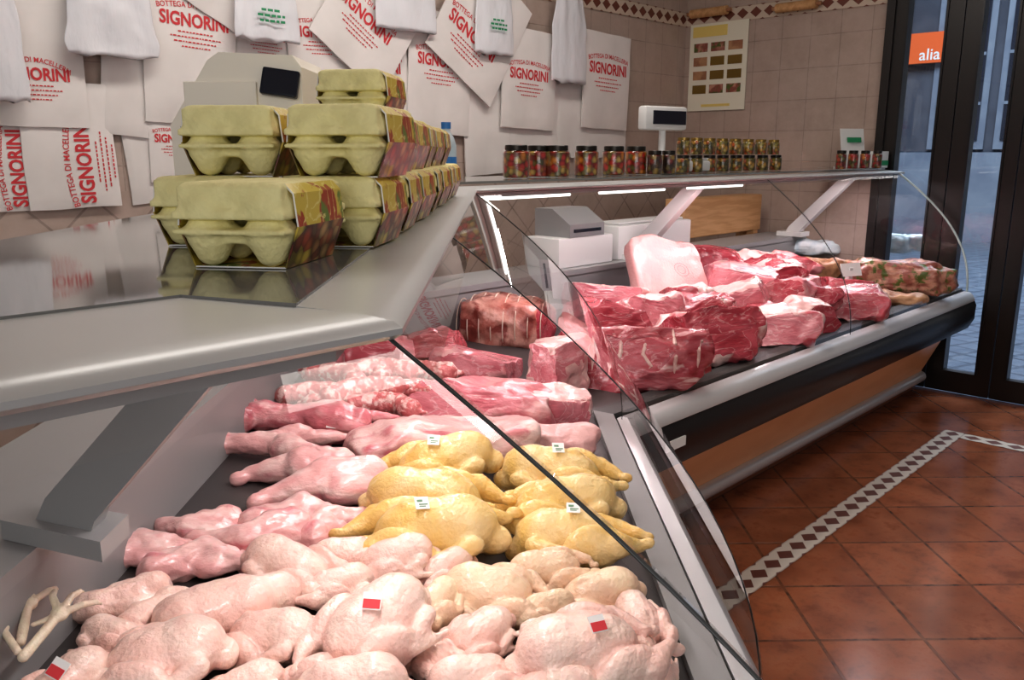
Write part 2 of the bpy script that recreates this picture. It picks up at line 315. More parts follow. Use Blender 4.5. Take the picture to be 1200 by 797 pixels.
def cut(L, W, H, seed, p=.75, amp=.012, fr=9, planes=()):
    # irregular lump; each plane slices a flat face (material slot 1) off it
    bm = bmesh.new(); bmesh.ops.create_icosphere(bm, subdivisions=5, radius=1); bm.verts.index_update()
    off = Vector((seed * 2.3, seed * 1.1, seed * 4.7)); hit = {}
    pls = []
    for n, f in planes:
        n = Vector(n).normalized(); pls.append((n, f * math.sqrt((n.x * L / 2) ** 2 + (n.y * W / 2) ** 2 + (n.z * H / 2) ** 2)))
    for v in bm.verts:
        c = Vector([math.copysign(abs(x) ** p, x) for x in v.co])
        c = Vector((c.x * L / 2, c.y * W / 2, c.z * H / 2)); n = v.co
        d = noise.noise(c * fr + off) * amp * 1.8 + noise.noise(c * fr * 3 + off) * amp * .6 + abs(noise.noise(c * fr * 1.6 - off)) * -amp * 1.2
        c = c + n * d
        for k, (pn, pd) in enumerate(pls):
            e = c.dot(pn) - pd
            if e > 0: c = c - pn * (e - .006 * noise.noise(c * 18 + off) - .003 * noise.noise(c * 45 + off)); hit[v.index] = k
        if c.z < -H * .45: c.z = -H * .45
        v.co = c
    zmin = min(v.co.z for v in bm.verts)
    for v in bm.verts: v.co.z -= zmin
    for f in bm.faces: f.material_index = 1 if all(v.index in hit for v in f.verts) else 0
    me = bpy.data.meshes.new('cut'); bm.to_mesh(me); bm.free(); return me
# text
def text_mesh(s, size, bold=0.0):
    cu = bpy.data.curves.new('t', 'FONT'); cu.body = s; cu.size = size; cu.align_x = 'CENTER'; cu.offset = bold; cu.resolution_u = 3
    o = link(bpy.data.objects.new('t', cu)); dg = bpy.context.evaluated_depsgraph_get()
    me = bpy.data.meshes.new_from_object(o.evaluated_get(dg)); bpy.data.objects.remove(o); bpy.data.curves.remove(cu)
    V = [tuple(v.co) for v in me.vertices]; Fc = [tuple(p.vertices) for p in me.polygons]; bpy.data.meshes.remove(me)
    return V, Fc
T_NAME = text_mesh('SIGNORINI', 1, .03); T_ARC = text_mesh('BOTTEGA DI MACELLERIA', 1, .010); T_ALIA = text_mesh('alia', 1, .01)
def twidth(T): xs = [v[0] for v in T[0]]; return max(xs) - min(xs)
def fit(T, w, x0=0, z0=0, arc=0, hs=1.0):
    k = w / twidth(T); out = []
    for v in T[0]:
        x, z = v[0] * k, v[1] * k * hs
        if arc:
            a = x / arc; x, z = (arc + z) * math.sin(a), (arc + z) * math.cos(a) - arc
        out.append((x + x0, z + z0))
    return out, T[1]
# ------------------------------------------------------------------ counters
RA, RB, RC, XE, XS = -.05, .41, 1.43, 5.38, -1.7
Q2 = math.sqrt(2)
def ends(sec, d):
    AB = (RA + d + Q2 * (RB - d), RA + d); BC = (RC + d + Q2 * (RB - d), RC + d)
    return {'A': ((XS, RA + d), AB), 'B': (AB, BC), 'C': (BC, (XE, RC + d))}[sec]
def pt(sec, s, d, z):
    a, b = ends(sec, d); return (a[0] + (b[0] - a[0]) * s, a[1] + (b[1] - a[1]) * s, z)
def ptX(X, d, z): return (X, RC + d, z)
def sweep(name, sec, prof, m, root, s0=0.0, s1=1.0, smooth=False, x1=None):
    A = [pt(sec, s0, d, z) for d, z in prof]; B = [pt(sec, s1, d, z) for d, z in prof]
    if x1 is not None: B = [ptX(x1, d, z) for d, z in prof]
    return MB().prism(A, B).done(name, m, root, smooth, 50, True)
def bez(P, n):
    o = []
    for i in range(n + 1):
        t = i / n; u = 1 - t
        o.append(tuple(u ** 3 * P[0][k] + 3 * u * u * t * P[1][k] + 3 * u * t * t * P[2][k] + t ** 3 * P[3][k] for k in (0, 1)))
    return o
GP = bez([(.03, .65), (.03, .95), (.22, 1.14), (.49, 1.338)], 20)
def circ(d, z, r, n=14): return [(d + r * math.cos(2 * PI * i / n), z + r * math.sin(2 * PI * i / n)) for i in range(n)]
DR = 1.06
def deckz(d): return .655 + .10 * (d - .1)
SHZ = 1.350
def counter(sec, label, loc, shelfz):
    rt = thing('refrigerated_counter', label, 'display counter', loc)
    sweep('bumper', sec, [(.05, .648), (.012, .622), (-.012, .60), (-.028, .57), (-.028, .50), (.0, .44), (.12, .42), (.12, .648)], 'black', rt, smooth=True)
    sweep('silver_strip', sec, [(.045, .656), (.012, .652), (-.004, .640), (-.018, .615), (-.018, .604), (-.012, .604), (.012, .622), (.045, .649)], 'silver', rt, smooth=True)
    sweep('wood_panel', sec, [(.10, .43), (.235, .13), (.265, .13), (.13, .43)], 'wood', rt)
    sweep('kick_rail', sec, circ(.235, .10, .034), 'silver', rt, smooth=True)
    sweep('plinth', sec, [(.275, .001), (.275, .10), (.8, .10), (.8, .001)], 'base', rt)
    sweep('body', sec, [(.125, .60), (.125, .43), (.27, .13), (.28, .1), (.9, .1), (.9, .60)], 'black', rt)
    sweep('deck', sec, [(.06, .60), (.06, deckz(.06)), (DR, deckz(DR)), (DR, .60)], 'steel', rt)
    g = sweep('air_grille', sec, [(.055, .64), (.055, .668), (.115, .673), (.115, .64)], 'dark' if sec == 'C' else 'grille', rt)
    L = (Vector(ends(sec, .1)[1]) - Vector(ends(sec, .1)[0])).length
    if sec != 'A':
        b = MB(); n = int(L / .03)
        for i in range(n):
            s0, s1 = (i + .2) / n, (i + .62) / n; pf = ((.064, .6702), (.064, .666), (.108, .670), (.108, .6738))
            b.prism([pt(sec, s0, d, z) for d, z in pf], [pt(sec, s1, d, z) for d, z in pf])
        b.done('grille_slots', 'slot', g, world=False).matrix_parent_inverse = Matrix.Translation(-Vector(rt.location))
    sweep('back_panel', sec, [(DR - .01, .6), (DR - .01, .90), (DR + .02, .90), (DR + .02, .6)], 'grey', rt)
    sweep('rear_worktop', sec, [(DR - .02, .90), (DR - .02, .925), (1.32, .925), (1.32, .90)], 'pgrey', rt)
    sweep('rear_panel', sec, [(DR + .03, .05), (DR + .03, .90), (DR + .06, .90), (DR + .06, .05)], 'white', rt)
    w = {'A': .64, 'B': .548, 'C': .57}[sec]
    sweep('top_profile', sec, [(.49, 1.330), (.478, 1.331), (.472, 1.335), (.472, 1.339), (.478, 1.343), (.492, 1.3455), (.515, 1.347), (w, 1.348), (w, 1.336), (.53, 1.330)], 'alu', rt, smooth=True)
    sweep('lamp_housing', sec, [(.52, 1.312), (.52, 1.325), (.53, 1.330), (.64, 1.332), (.64, 1.312)], 'housing', rt)
    for s0, s1 in (((.08, .30), (.42, .58), (.72, .92)) if sec != 'C' else ((.06, .17), (.22, .34), (.39, .52))): sweep('lamp_tube', sec, circ(.58, 1.304, .006), 'lamp', rt, s0, s1)
    sweep('glass_shelf', sec, [(w, shelfz - .008), (w, shelfz), (1.0, shelfz), (1.0, shelfz - .008)], 'dglass', rt)
    return rt
cA = counter('A', 'near left refrigerated counter with wide rounded aluminium top rail', (-.5, .4, 0), SHZ)
cB = counter('B', 'middle angled refrigerated counter full of chickens with egg boxes on its top', (1, .8, 0), SHZ)
cC = counter('C', 'far refrigerated counter with wooden kick panel running to the glazed door', (3.6, 1.8, 0), 1.362)
def pane(sec, rt, s0=0, s1=1, xa=None, xb=None, full=True):
    f = lambda s, X, d, z: Vector(pt(sec, s, d, z) if X is None else ptX(X, d, z))
    A = [f(s0, xa, d, z) for d, z in GP]; B = [f(s1, xb, d, z) for d, z in GP]; n = len(A)
    if full: V_ = A + B; Fc = [(i, i + 1, n + i + 1, n + i) for i in range(n - 1)]
    else:  # only the rim of the pane is built, its middle left open
        e = .012 / (A[0] - B[0]).length; A2 = [a.lerp(b, e) for a, b in zip(A, B)]; B2 = [b.lerp(a, e) for a, b in zip(A, B)]
        V_ = A + A2 + B2 + B; Fc = []
        for i in range(n - 1):
            Fc += [(i, i + 1, n + i + 1, n + i), (2 * n + i, 2 * n + i + 1, 3 * n + i + 1, 3 * n + i)]
            if i in (0, n - 2): Fc.append((n + i, n + i + 1, 2 * n + i + 1, 2 * n + i))
    me = bpy.data.meshes.new('front_glass'); me.from_pydata(V_, [], Fc); g = mobj('front_glass', me, 'glass', rt, True, 60, True)
    for E in (A, B): MB().tube(E, .0010, 6).done('edge_seal', 'seal', g)
    return g
pane('A', cA, 0, .9995, full=False); pane('B', cB, .0005, .34, full=False); pane('B', cB, .3412, .9995); pane('C', cC, .0005, 1, None, 3.70, False); pane('C', cC, 0, 1, 3.704, XE, False)
E = [ptX(XE, d, z) for d, z in GP] + [ptX(XE, .9, 1.335), ptX(XE, .9, .65)]
me = bpy.data.meshes.new('end_glass'); me.from_pydata(E, [], [tuple(range(len(E)))]); eg = mobj('end_glass', me, 'glass', cC, world=True)
MB().tube([Vector(p) for p in E[:21]], .006, 8).done('glass_edge', 'gedge', eg)
MB().prism([ptX(XE, d, z) for d, z in [(-.025, .5), (-.03, .58), (.0, .645), (.05, .66), (DR, .66), (DR, .1), (.29, .1), (.14, .42)]], [ptX(XE + .03, d, z) for d, z in [(.0, .5), (-.01, .58), (.01, .64), (.05, .65), (DR, .65), (DR, .1), (.29, .1), (.14, .42)]]).done('end_panel', 'black', cC, world=True)
ep = [(.472, 1.328), (.472, 1.340), (.57, 1.350), (1.0, 1.363), (1.0, 1.335)]
MB().prism([ptX(XE, d, z) for d, z in ep], [ptX(XE + .06, d, z) for d, z in ep]).done('shelf_end_cap', 'alu', cC, world=True)
def bracket(rt, sec, s, X=None, sh=0, fm='white'):
    f = (lambda d, z: pt(sec, s, d + sh, z)) if X is None else (lambda d, z: ptX(X, d + sh, z))
    off = Vector((.03, .03, 0)) if sec == 'B' else Vector((.06, 0, 0))
    prof = [(1.12, .925), (1.02, .925), (1.0, .97), (.68, 1.31), (.76, 1.31), (1.08, .99)]
    A = [Vector(f(d, z)) for d, z in prof]; MB().prism(A, [a + off for a in A]).done('shelf_bracket', 'pgrey' if fm == 'pgrey' else 'white', rt, world=True)
    fo = [(1.15, .926), (.98, .926), (.98, .955), (1.15, .955)]
    A = [Vector(f(d, z)) - off * .5 for d, z in fo]; MB().prism(A, [a + off * 2 for a in A]).done('bracket_foot', fm, rt, world=True)
bracket(cB, 'B', .15, None, -.05, 'pgrey'); bracket(cB, 'B', .92); bracket(cC, 'C', 0, 3.45); bracket(cC, 'C', 0, 5.2); bracket(cA, 'A', .7)
p = PY(789, 508, RC - .02); MB().box((p.x, RC - .031, .535), (.11, .006, .032)).done('maker_plate', 'card', cC, world=True)
# ------------------------------------------------------------------ meat
def sec_d(sec, p): return p.y - RC if sec == 'C' else (RB - (p.x - p.y) / Q2 if sec == 'B' else p.y - RA)
def spot(sec, px, py, H, lift=0):
    z = .75
    for _ in range(8):
        p, t = PZ(px, py, z); d = min(max(sec_d(sec, p), .1), DR); z = deckz(d) + lift + H * .5
    return p, t, deckz(d) + lift
VIEW = rad(-46)
def put(name, me, mats, px, py, H, phi, label, cat, group, sec='B', lift=0, tilt=(0, 0)):
    p, t, z = spot(sec, px, py, H, lift)
    o = mobj(name, me, mats, None, True, 180); o.location = (p.x, p.y, z - .004); o.rotation_euler = (tilt[0], tilt[1], VIEW + rad(phi))
    return tag(o, label, cat, group)
def scale_for(sec, px, py, H, wpx, phi, a, b, lift=0):
    p, t, z = spot(sec, px, py, H, lift); return wpx * t / F / (abs(math.cos(rad(phi))) * a + abs(math.sin(rad(phi))) * b)
def add_tag(o, dx, dy, mark):
    me = o.data; zs = [v.co.z for v in me.vertices if (v.co.x - dx) ** 2 + (v.co.y - dy) ** 2 < .0006]; z = max(zs) if zs else .1
    back = Matrix.Rotation(-o.rotation_euler.z + VIEW, 3, 'Z')
    rt = back @ Euler((rad(35), rad(8), rad(R.uniform(-30, 30)))).to_matrix()
    t = MB().box((0, 0, 0), (.026, .024, .0012)).done('price_tag', 'card', o); t.location = (dx, dy, z + .006); t.rotation_euler = rt.to_euler()
    if mark == 'red': MB().box((0, -.004, .001), (.024, .013, .0008)).done('tag_mark', 'red', t)
    else:
        b = MB(); b.box((-.004, .004, .001), (.010, .004, .0008)); b.box((.002, -.003, .001), (.016, .002, .0008)); b.box((0, -.007, .001), (.012, .0015, .0008)); b.done('tag_mark', 'print_', t)
G_W, G_Y = 'pale chickens in the middle case', 'yellow chickens in the middle case'
BIRDS = [
 ('w_skin', 195, 772, 210, 15, 0, 1, 'pale plucked chicken in the lower left beside the yellowish feet', None),
 ('w_skin', 440, 726, 215, 50, .03, .85, 'large pink chicken with a red tag in the middle of the front row', 'red'),
 ('w_skin', 320, 748, 180, -15, 0, .8, 'pale chicken partly hidden left of the large red-tagged chicken', None),
 ('w_skin', 335, 662, 168, 160, .01, .75, 'pale chicken lying behind the long drumstick, left of centre', None),
 ('w_skin', 465, 656, 145, 20, .01, .75, 'pale rounded chicken just below the left yellow chickens', None),
 ('wy_skin', 575, 690, 160, 170, 0, .8, 'yellowish pink chicken below the yellow ones with wings folded', None),
 ('wy_skin', 703, 692, 140, 10, 0, .8, 'small yellowish pink chicken nearest the curved corner glass', None),
 ('w_skin', 680, 757, 218, 195, .02, .85, 'big pale pink chicken at the bottom right of the case with red tag', 'red'),
 ('w_skin', 410, 805, 190, 5, 0, .75, 'pale chicken cut off by the bottom edge of the photo, left of centre', None),
 ('w_skin', 562, 738, 138, 40, .01, .8, 'small pale chicken wedged between the two big front chickens', None),
 ('w_skin', 555, 800, 165, 200, 0, .75, 'pale chicken at the bottom edge between the two red-tagged chickens', None),
 ('w_skin', 290, 808, 155, 30, 0, .75, 'pale chicken at the bottom edge, right of the corner chicken', None),
 ('w_skin', 395, 688, 138, 30, .01, .7, 'pale chicken peeping out above the large red-tagged chicken', None),
 ('wy_skin', 640, 665, 128, 190, .01, .7, 'small yellowish pink chicken tucked under the right yellow pile', None),
 ('w_skin', 522, 664, 120, 40, .01, .7, 'small pale chicken between the two yellow piles and the front row', None),
 ('w_skin', 80, 800, 160, 60, 0, .85, 'pale chicken in the very corner of the photo under the feet', 'red'),
 ('w_skin', 255, 728, 128, 20, 0, .7, 'small pale chicken under the end of the long drumstick', None),
 ('wy_skin', 512, 705, 118, 60, .01, .75, 'small yellowish chicken right of the large red-tagged bird', None),
 ('wy_skin', 638, 712, 115, 20, .01, .65, 'small yellowish pink chicken just above the big bottom right bird', None),
 ('w_skin', 752, 728, 110, 100, 0, .75, 'small pale chicken squeezed against the front grille', None),
 ('w_skin', 650, 810, 170, 10, 0, .75, 'pale chicken below the big red-tagged bird at bottom right', None),
 ('w_skin', 405, 650, 115, 195, .01, .65, 'small pale chicken left of the rounded one under the yellow birds', None),
 ('w_skin', 130, 748, 132, 160, 0, .75, 'small pale chicken between the curled wing and the feet', None),
 ('w_skin', 508, 768, 128, 130, .0, .75, 'small pale chicken right below the large red-tagged bird', None),
 ('w_skin', 755, 788, 130, 80, .0, .75, 'small pale chicken at the bottom right end beside the grille', None),
 ('y_skin', 523, 540, 160, 12, .02, .60, 'yellow chicken at the back of the left yellow pile with white tag', 'green'),
 ('y_skin', 505, 580, 185, 172, .015, .60, 'yellow chicken in the middle of the left yellow pile', None),
 ('y_skin', 507, 622, 200, 5, .0, .66, 'yellow chicken at the front of the left yellow pile with green marked tag', 'green'),
 ('y_skin', 650, 553, 162, 168, .02, .60, 'yellow chicken at the back of the right yellow pile', 'green'),
 ('y_skin', 660, 592, 170, 8, .015, .60, 'yellow chicken in the middle of the right yellow pile', None),
 ('y_skin', 670, 633, 168, 175, .0, .66, 'yellow chicken at the front of the right yellow pile with white tag', 'green'),
]
for i, (m, px, py, w, phi, lift, ys, lab, tg) in enumerate(BIRDS):
    s = min(1.6, scale_for('B', px, py, .13, w, phi, .295, .215)); me = chicken(i + 1, s, ys)
    o = put('raw_chicken', me, m, px, py, .13 * s, phi, lab, 'chicken', G_Y if m == 'y_skin' else G_W, lift=lift)
    o.rotation_euler[0] = rad(R.uniform(-14, 14)); o.rotation_euler[1] = rad(R.uniform(-8, 8))
    if tg: add_tag(o, -.02 * s, -.03 * s * ys if abs(phi) < 90 else .03 * s * ys, tg)
BITS = [
 (leg, 'drumstick', 'w_skin', 300, 708, 235, 30, .27, .12, 'long pale turkey drumstick in front of the pink wings', 'turkey leg'),
 (leg, 'drumstick', 'palepink', 372, 568, 175, 200, .27, .13, 'plump pink turkey leg beside the left yellow chickens', 'turkey leg'),
 (leg, 'drumstick', 'palepink', 345, 548, 145, 185, .27, .13, 'smaller pink turkey leg lying above the plump one', 'turkey leg'),
 (wing, 'poultry_wing', 'palepink', 355, 603, 160, 20, .24, .12, 'pink skinless turkey wing left of the front yellow chicken', 'turkey wing'),
 (wing, 'poultry_wing', 'palepink', 285, 622, 165, 200, .24, .12, 'pink turkey wing in the middle of the wing row', 'turkey wing'),
 (wing, 'poultry_wing', 'palepink', 240, 658, 150, 15, .24, .12, 'pink turkey wing next to the long pale drumstick', 'turkey wing'),
 (wing, 'poultry_wing', 'palepink', 165, 642, 150, 25, .24, .12, 'pink turkey wing near the shelf bracket at left', 'turkey wing'),
 (wing, 'poultry_wing', 'w_skin', 118, 700, 160, 200, .24, .12, 'pale curled poultry wing just above the yellowish feet', 'poultry wing'),
 (wing, 'poultry_wing', 'w_skin', 205, 712, 145, 40, .24, .12, 'pale poultry wing between the curled wing and the long drumstick', 'poultry wing'),
 (wing, 'poultry_wing', 'palepink', 395, 612, 115, 60, .24, .12, 'pink turkey wing tucked against the front left yellow chicken', 'turkey wing'),
 (wing, 'poultry_wing', 'palepink', 300, 655, 115, 170, .24, .12, 'pink turkey wing between the wing row and the pale chicken', 'turkey wing'),
 (wing, 'poultry_wing', 'palepink', 222, 612, 125, 190, .24, .12, 'pink turkey wing alone on the dark tray at the back left', 'turkey wing'),
 (rabbit, 'rabbit_carcass', 'pink', 325, 488, 270, 176, .54, .14, 'long skinned rabbit at the rear of the poultry case', 'rabbit'),
 (rabbit, 'rabbit_carcass', 'palepink', 300, 520, 230, 4, .54, .14, 'skinned rabbit lying in front of the rear one', 'rabbit'),
 (rabbit, 'rabbit_carcass', 'pink', 405, 510, 175, 192, .54, .14, 'smaller skinned rabbit with white tag beside the turkey breast', 'rabbit'),
 (foot, 'chicken_foot', 'feet', 28, 715, 90, 110, .19, .10, 'yellowish clawed chicken foot pointing up at the left edge', 'chicken foot'),
 (foot, 'chicken_foot', 'feet', 6, 740, 90, 140, .19, .10, 'yellowish clawed chicken foot lying lowest at the left edge', 'chicken foot'),
 (foot, 'chicken_foot', 'feet', 55, 728, 80, 80, .19, .10, 'yellowish clawed chicken foot nearest the corner chicken', 'chicken foot'),
]
for i, (fn, nm, m, px, py, w, phi, a, b, lab, cat) in enumerate(BITS):
    ft = nm == 'chicken_foot'; lf = .09 if ft else 0; H0 = .04 if ft else .08
    s = min(2.0, scale_for('B', px, py, H0, w, phi, a, b, lf))
    if ft: s = min(s, .9)
    o = put(nm, fn(40 + i, s), m, px, py, H0 * s, phi, lab, cat, None, lift=lf, tilt=(rad(12), rad(-14)) if ft else (0, 0))
    if nm == 'rabbit_carcass' and 'beside the turkey' in lab: add_tag(o, .05 * s, .0, 'green')
SA = [(395, 440, .02), (440, 434, .03), (372, 460, 0), (422, 456, .05), (472, 458, .03), (400, 474, .0), (450, 474, .03), (485, 436, .03)]
SL = ['at the back left of the sausage heap', 'at the top of the sausage heap', 'at the far left end of the heap', 'in the middle of the sausage heap', 'at the right of the heap beside the pink slab', 'at the front left of the heap', 'at the front of the heap near the slab', 'at the back right, near the rolled roast']
for i, (px, py, lf) in enumerate(SA):
    s = scale_for('B', px, py, .06, 100, 0, .25, .06); put('sausage', sausage(80 + i, s), 'mince', px, py, .066 * s, R.uniform(-40, 30), 'thick pink speckled sausage ' + SL[i], 'sausage', 'sausages heaped behind the rabbits', lift=lf)
BF, PK, VL = ('beef', 'flesh'), ('palepink', 'pflesh'), ('fat', 'flesh')
CUTS = [
 ('B', 520, 515, 185, 60, .20, 5, 'palepink', 0, 'turkey_breast', 'smooth pink turkey breast behind the left yellow chickens'),
 ('B', 550, 464, 165, 62, .24, -10, ('pink', 'pflesh'), 0, 'pork_slab', 'broad pink pork slab between sausages and turkey breast'),
 ('B', 630, 475, 118, 55, .20, 15, PK, 0, 'pork_piece', 'pale pink pork piece beside the front air grille'),
 ('B', 640, 513, 112, 45, .16, 5, 'rind', 0, 'veal_piece', 'pale veal piece just behind the right yellow chickens'),
 ('B', 500, 405, 100, 50, .2, 10, BF, 0, 'beef_piece', 'dark red beef piece left of the rolled roast'),
 ('B', 440, 412, 95, 45, .18, 10, ('pink', 'flesh'), 0, 'pork_piece', 'pink pork piece behind the sausage heap'),
 ('B', 560, 426, 110, 46, .18, 0, ('pink', 'pflesh'), 0, 'veal_piece', 'pink veal piece in front of the rolled roast'),
 ('B', 662, 425, 88, 88, .14, 60, PK, 0, 'pork_piece', 'upright pale pork piece by the inner corner glass'),
 ('C', 755, 410, 150, 88, .30, 8, BF, 0, 'beef_rib', 'large dark red beef rib nearest the corner of the far case'),
 ('C', 850, 390, 112, 78, .26, 12, VL, 0, 'beef_joint', 'thick beef joint with dark red cut face in the front row'),
 ('C', 916, 380, 80, 52, .24, 0, ('fat', 'pflesh'), 0, 'veal_joint', 'pinkish veal joint right of the thick beef joint'),
 ('C', 963, 369, 70, 50, .22, 10, VL, 0, 'beef_joint', 'smaller red beef joint under the glass pane joint'),
 ('C', 1010, 354, 75, 48, .22, -5, VL, 0, 'beef_joint', 'red beef joint at the right end of the front row'),
 ('C', 715, 372, 90, 55, .28, 0, BF, .04, 'beef_piece', 'dark red beef piece behind the big rib'),
 ('C', 705, 345, 85, 48, .28, 0, PK, .05, 'pork_piece', 'pale pork piece left of the stamped slab'),
 ('C', 765, 358, 80, 48, .24, 10, PK, .07, 'pork_piece', 'pink piece lying on the big rib in front of the slab'),
 ('C', 815, 360, 80, 45, .24, 20, BF, .06, 'beef_piece', 'red beef piece in front of the stamped slab'),
 ('C', 870, 346, 75, 42, .26, 0, ('fat', 'pflesh'), .06, 'veal_piece', 'fatty pale piece above the thick joint'),
 ('C', 915, 342, 75, 42, .26, 15, ('pink', 'flesh'), .05, 'veal_piece', 'pink veal piece in the second row of the far case'),
 ('C', 948, 348, 65, 38, .24, 0, BF, .04, 'beef_piece', 'red beef piece behind the glass pane joint'),
 ('C', 862, 323, 75, 38, .26, 0, ('pink', 'pflesh'), .09, 'pork_piece', 'pink pork piece right of the stamped slab'),
 ('C', 908, 320, 68, 36, .24, 10, VL, .08, 'beef_piece', 'red beef piece in the third row of the far case'),
 ('C', 885, 304, 56, 30, .22, 0, ('fat', 'flesh'), .10, 'pork_piece', 'fatty pork piece at the back below the wooden block'),
 ('C', 928, 307, 56, 30, .22, 0, ('pink', 'flesh'), .08, 'veal_piece', 'pink veal piece at the back of the far case'),
 ('C', 960, 314, 50, 30, .2, 20, 'brown', .05, 'stuffed_roll', 'brown breaded meat roll behind the white price card'),
 ('C', 988, 334, 52, 32, .22, 0, BF, .04, 'beef_piece', 'red beef piece next to the white price card'),
 ('C', 845, 303, 65, 32, .22, 0, BF, .09, 'beef_piece', 'dark beef piece at the back beside the stamped slab'),
 ('C', 800, 345, 60, 36, .2, -10, VL, .10, 'veal_piece', 'fatty veal piece at the foot of the stamped slab'),
 ('C', 800, 404, 50, 34, .14, 20, ('fat', 'flesh'), 0, 'beef_piece', 'small fatty beef piece between the big rib and the thick joint'),
 ('C', 890, 364, 48, 32, .16, -10, BF, .04, 'beef_piece', 'small red beef piece between the thick joint and the veal joint'),
 ('C', 940, 332, 50, 28, .18, 10, ('fat', 'pflesh'), .06, 'veal_piece', 'small pale veal piece in the middle of the far heap'),
 ('C', 1047, 322, 108, 42, .22, -8, 'roast', .02, 'herb_roast', 'long tied roast with green herbs at the door end'),
 ('C', 1050, 348, 60, 18, .18, -8, 'brown', 0, 'stuffed_roll', 'flat brown roll in front of the herb roast'),
 ('C', 935, 288, 80, 20, .18, 0, 'wrap', .05, 'wrapped_parcel', 'pale blue wrapped parcel at the back of the far case'),
 ('C', 1040, 284, 75, 26, .2, -5, 'wrap', .04, 'wrapped_parcel', 'pale blue wrapped parcel behind the herb roast'),
]
for i, (sec, px, py, w, h, dep, phi, m, lift, nm, lab) in enumerate(CUTS):
    q = random.Random(i * 7 + 1)
    p, t, z = spot(sec, px, py, .12, lift); L = w * t / F * 1.2; H = min(.26, max(.06, h * t / F * .9)); pl = ()
    if isinstance(m, tuple):
        pl = [((q.uniform(-.5, .5), -1, q.uniform(.1, .6)), q.uniform(.55, .72)), ((q.choice([-1, 1]), q.uniform(-.6, .1), q.uniform(0, .5)), q.uniform(.6, .78)), ((q.uniform(-.5, .5), q.uniform(-.3, .5), 1), q.uniform(.6, .8))]
    me = cut(L, dep, H, i + 3, q.uniform(.5, .75), .010 + .06 * H, 9, pl)
    if len(pl) and i % 3:
        for f in me.polygons:
            if f.material_index == 1 and f.normal.z > .75: f.material_index = 0
    o = put(nm, me, m, px, py, H, phi + q.uniform(-14, 14), lab, 'parcel' if nm == 'wrapped_parcel' else 'meat', None, sec, lift, (rad(q.uniform(-8, 8)), rad(q.uniform(-10, 10))) if isinstance(m, tuple) else (0, 0))
    if sec == 'C': o.location.y = max(o.location.y, RC + .10 + dep * .40)
    if nm == 'beef_rib':
        for k in range(5):   # rib bones running down the cut face
            pts = []
            for j in range(5):
                x0 = (k - 2) * L * .15 + .02 * j / 4; z0 = H * (.30 + .13 * j)
                v = min(me.vertices, key=lambda v: v.co.y + 6 * abs(v.co.x - x0) + 6 * abs(v.co.z - z0)); pts.append(v.co + Vector((0, .004, 0)))
            MB().tube(pts, [.003, .007, .008, .007, .003], 8).done('rib_bone', 'bone', o, True)
p, t, z = spot('B', 590, 375, .2)
L = 125 * t / F; me = cut(L, .26, .24, 77, .75, .012, 9, [((1, -.3, .1), .82), ((-1, -.3, .1), .82)]); rr_ = put('rolled_roast', me, ('roll', 'flesh'), 590, 375, .24, -12, 'big rolled roast tied with twine at the inner corner', 'meat', None)
for k in range(8):
    x = -L * .38 + L * .76 * k / 7; sx = max(.05, 1 - abs(2 * x / L) ** (2 / .75)) ** .375
    MB().tube([(x, .129 * sx * math.cos(a), .11 + .121 * sx * math.sin(a)) for a in [2 * PI * j / 24 for j in range(25)]], .0022, 6).done('twine', 'twine', rr_)
p = PY(793, 325, 2.08); me = cut(.52, .10, .46, 91, .45, .010, 9, [((0, -1, 0), .8), ((1, 0, .1), .85)])
for f in me.polygons: f.material_index = 0 if f.normal.y < -.6 else f.material_index
o = mobj('pork_slab', me, ('rind', 'pflesh'), None, True, 60); o.location = (p.x + .05, 2.08, p.z - .22); o.rotation_euler = (rad(-32), rad(12), rad(-12)); tag(o, 'large square pale pork slab with red stamp standing in the far case', 'meat')
st = MB(); n = 24
for (r0, r1) in ((1, .9), (.6, .52)):
    for k in range(n):
        a0, a1 = 2 * PI * k / n, 2 * PI * (k + .75) / n
        st.bm.faces.new([st.bm.verts.new(v) for v in [(.04 + .05 * r * math.cos(a), -.0475, .26 + .035 * r * math.sin(a)) for r, a in ((r0, a0), (r0, a1), (r1, a1), (r1, a0))]])
st.done('ink_stamp', 'stamp', o)
p, t, z = spot('C', 983, 328, .1, .06); pc = MB().box((0, 0, .06), (.13, .003, .07), Euler((rad(-20), 0, 0)).to_matrix()).done('price_card', 'card'); pc.location = (p.x, p.y - .06, z + .05); pc.rotation_euler = (0, 0, rad(-25)); tag(pc, 'white price card standing among the meat of the far case', 'price card')
MB().box((0, .012, .0), (.02, .03, .14)).done('card_foot', 'white', pc)
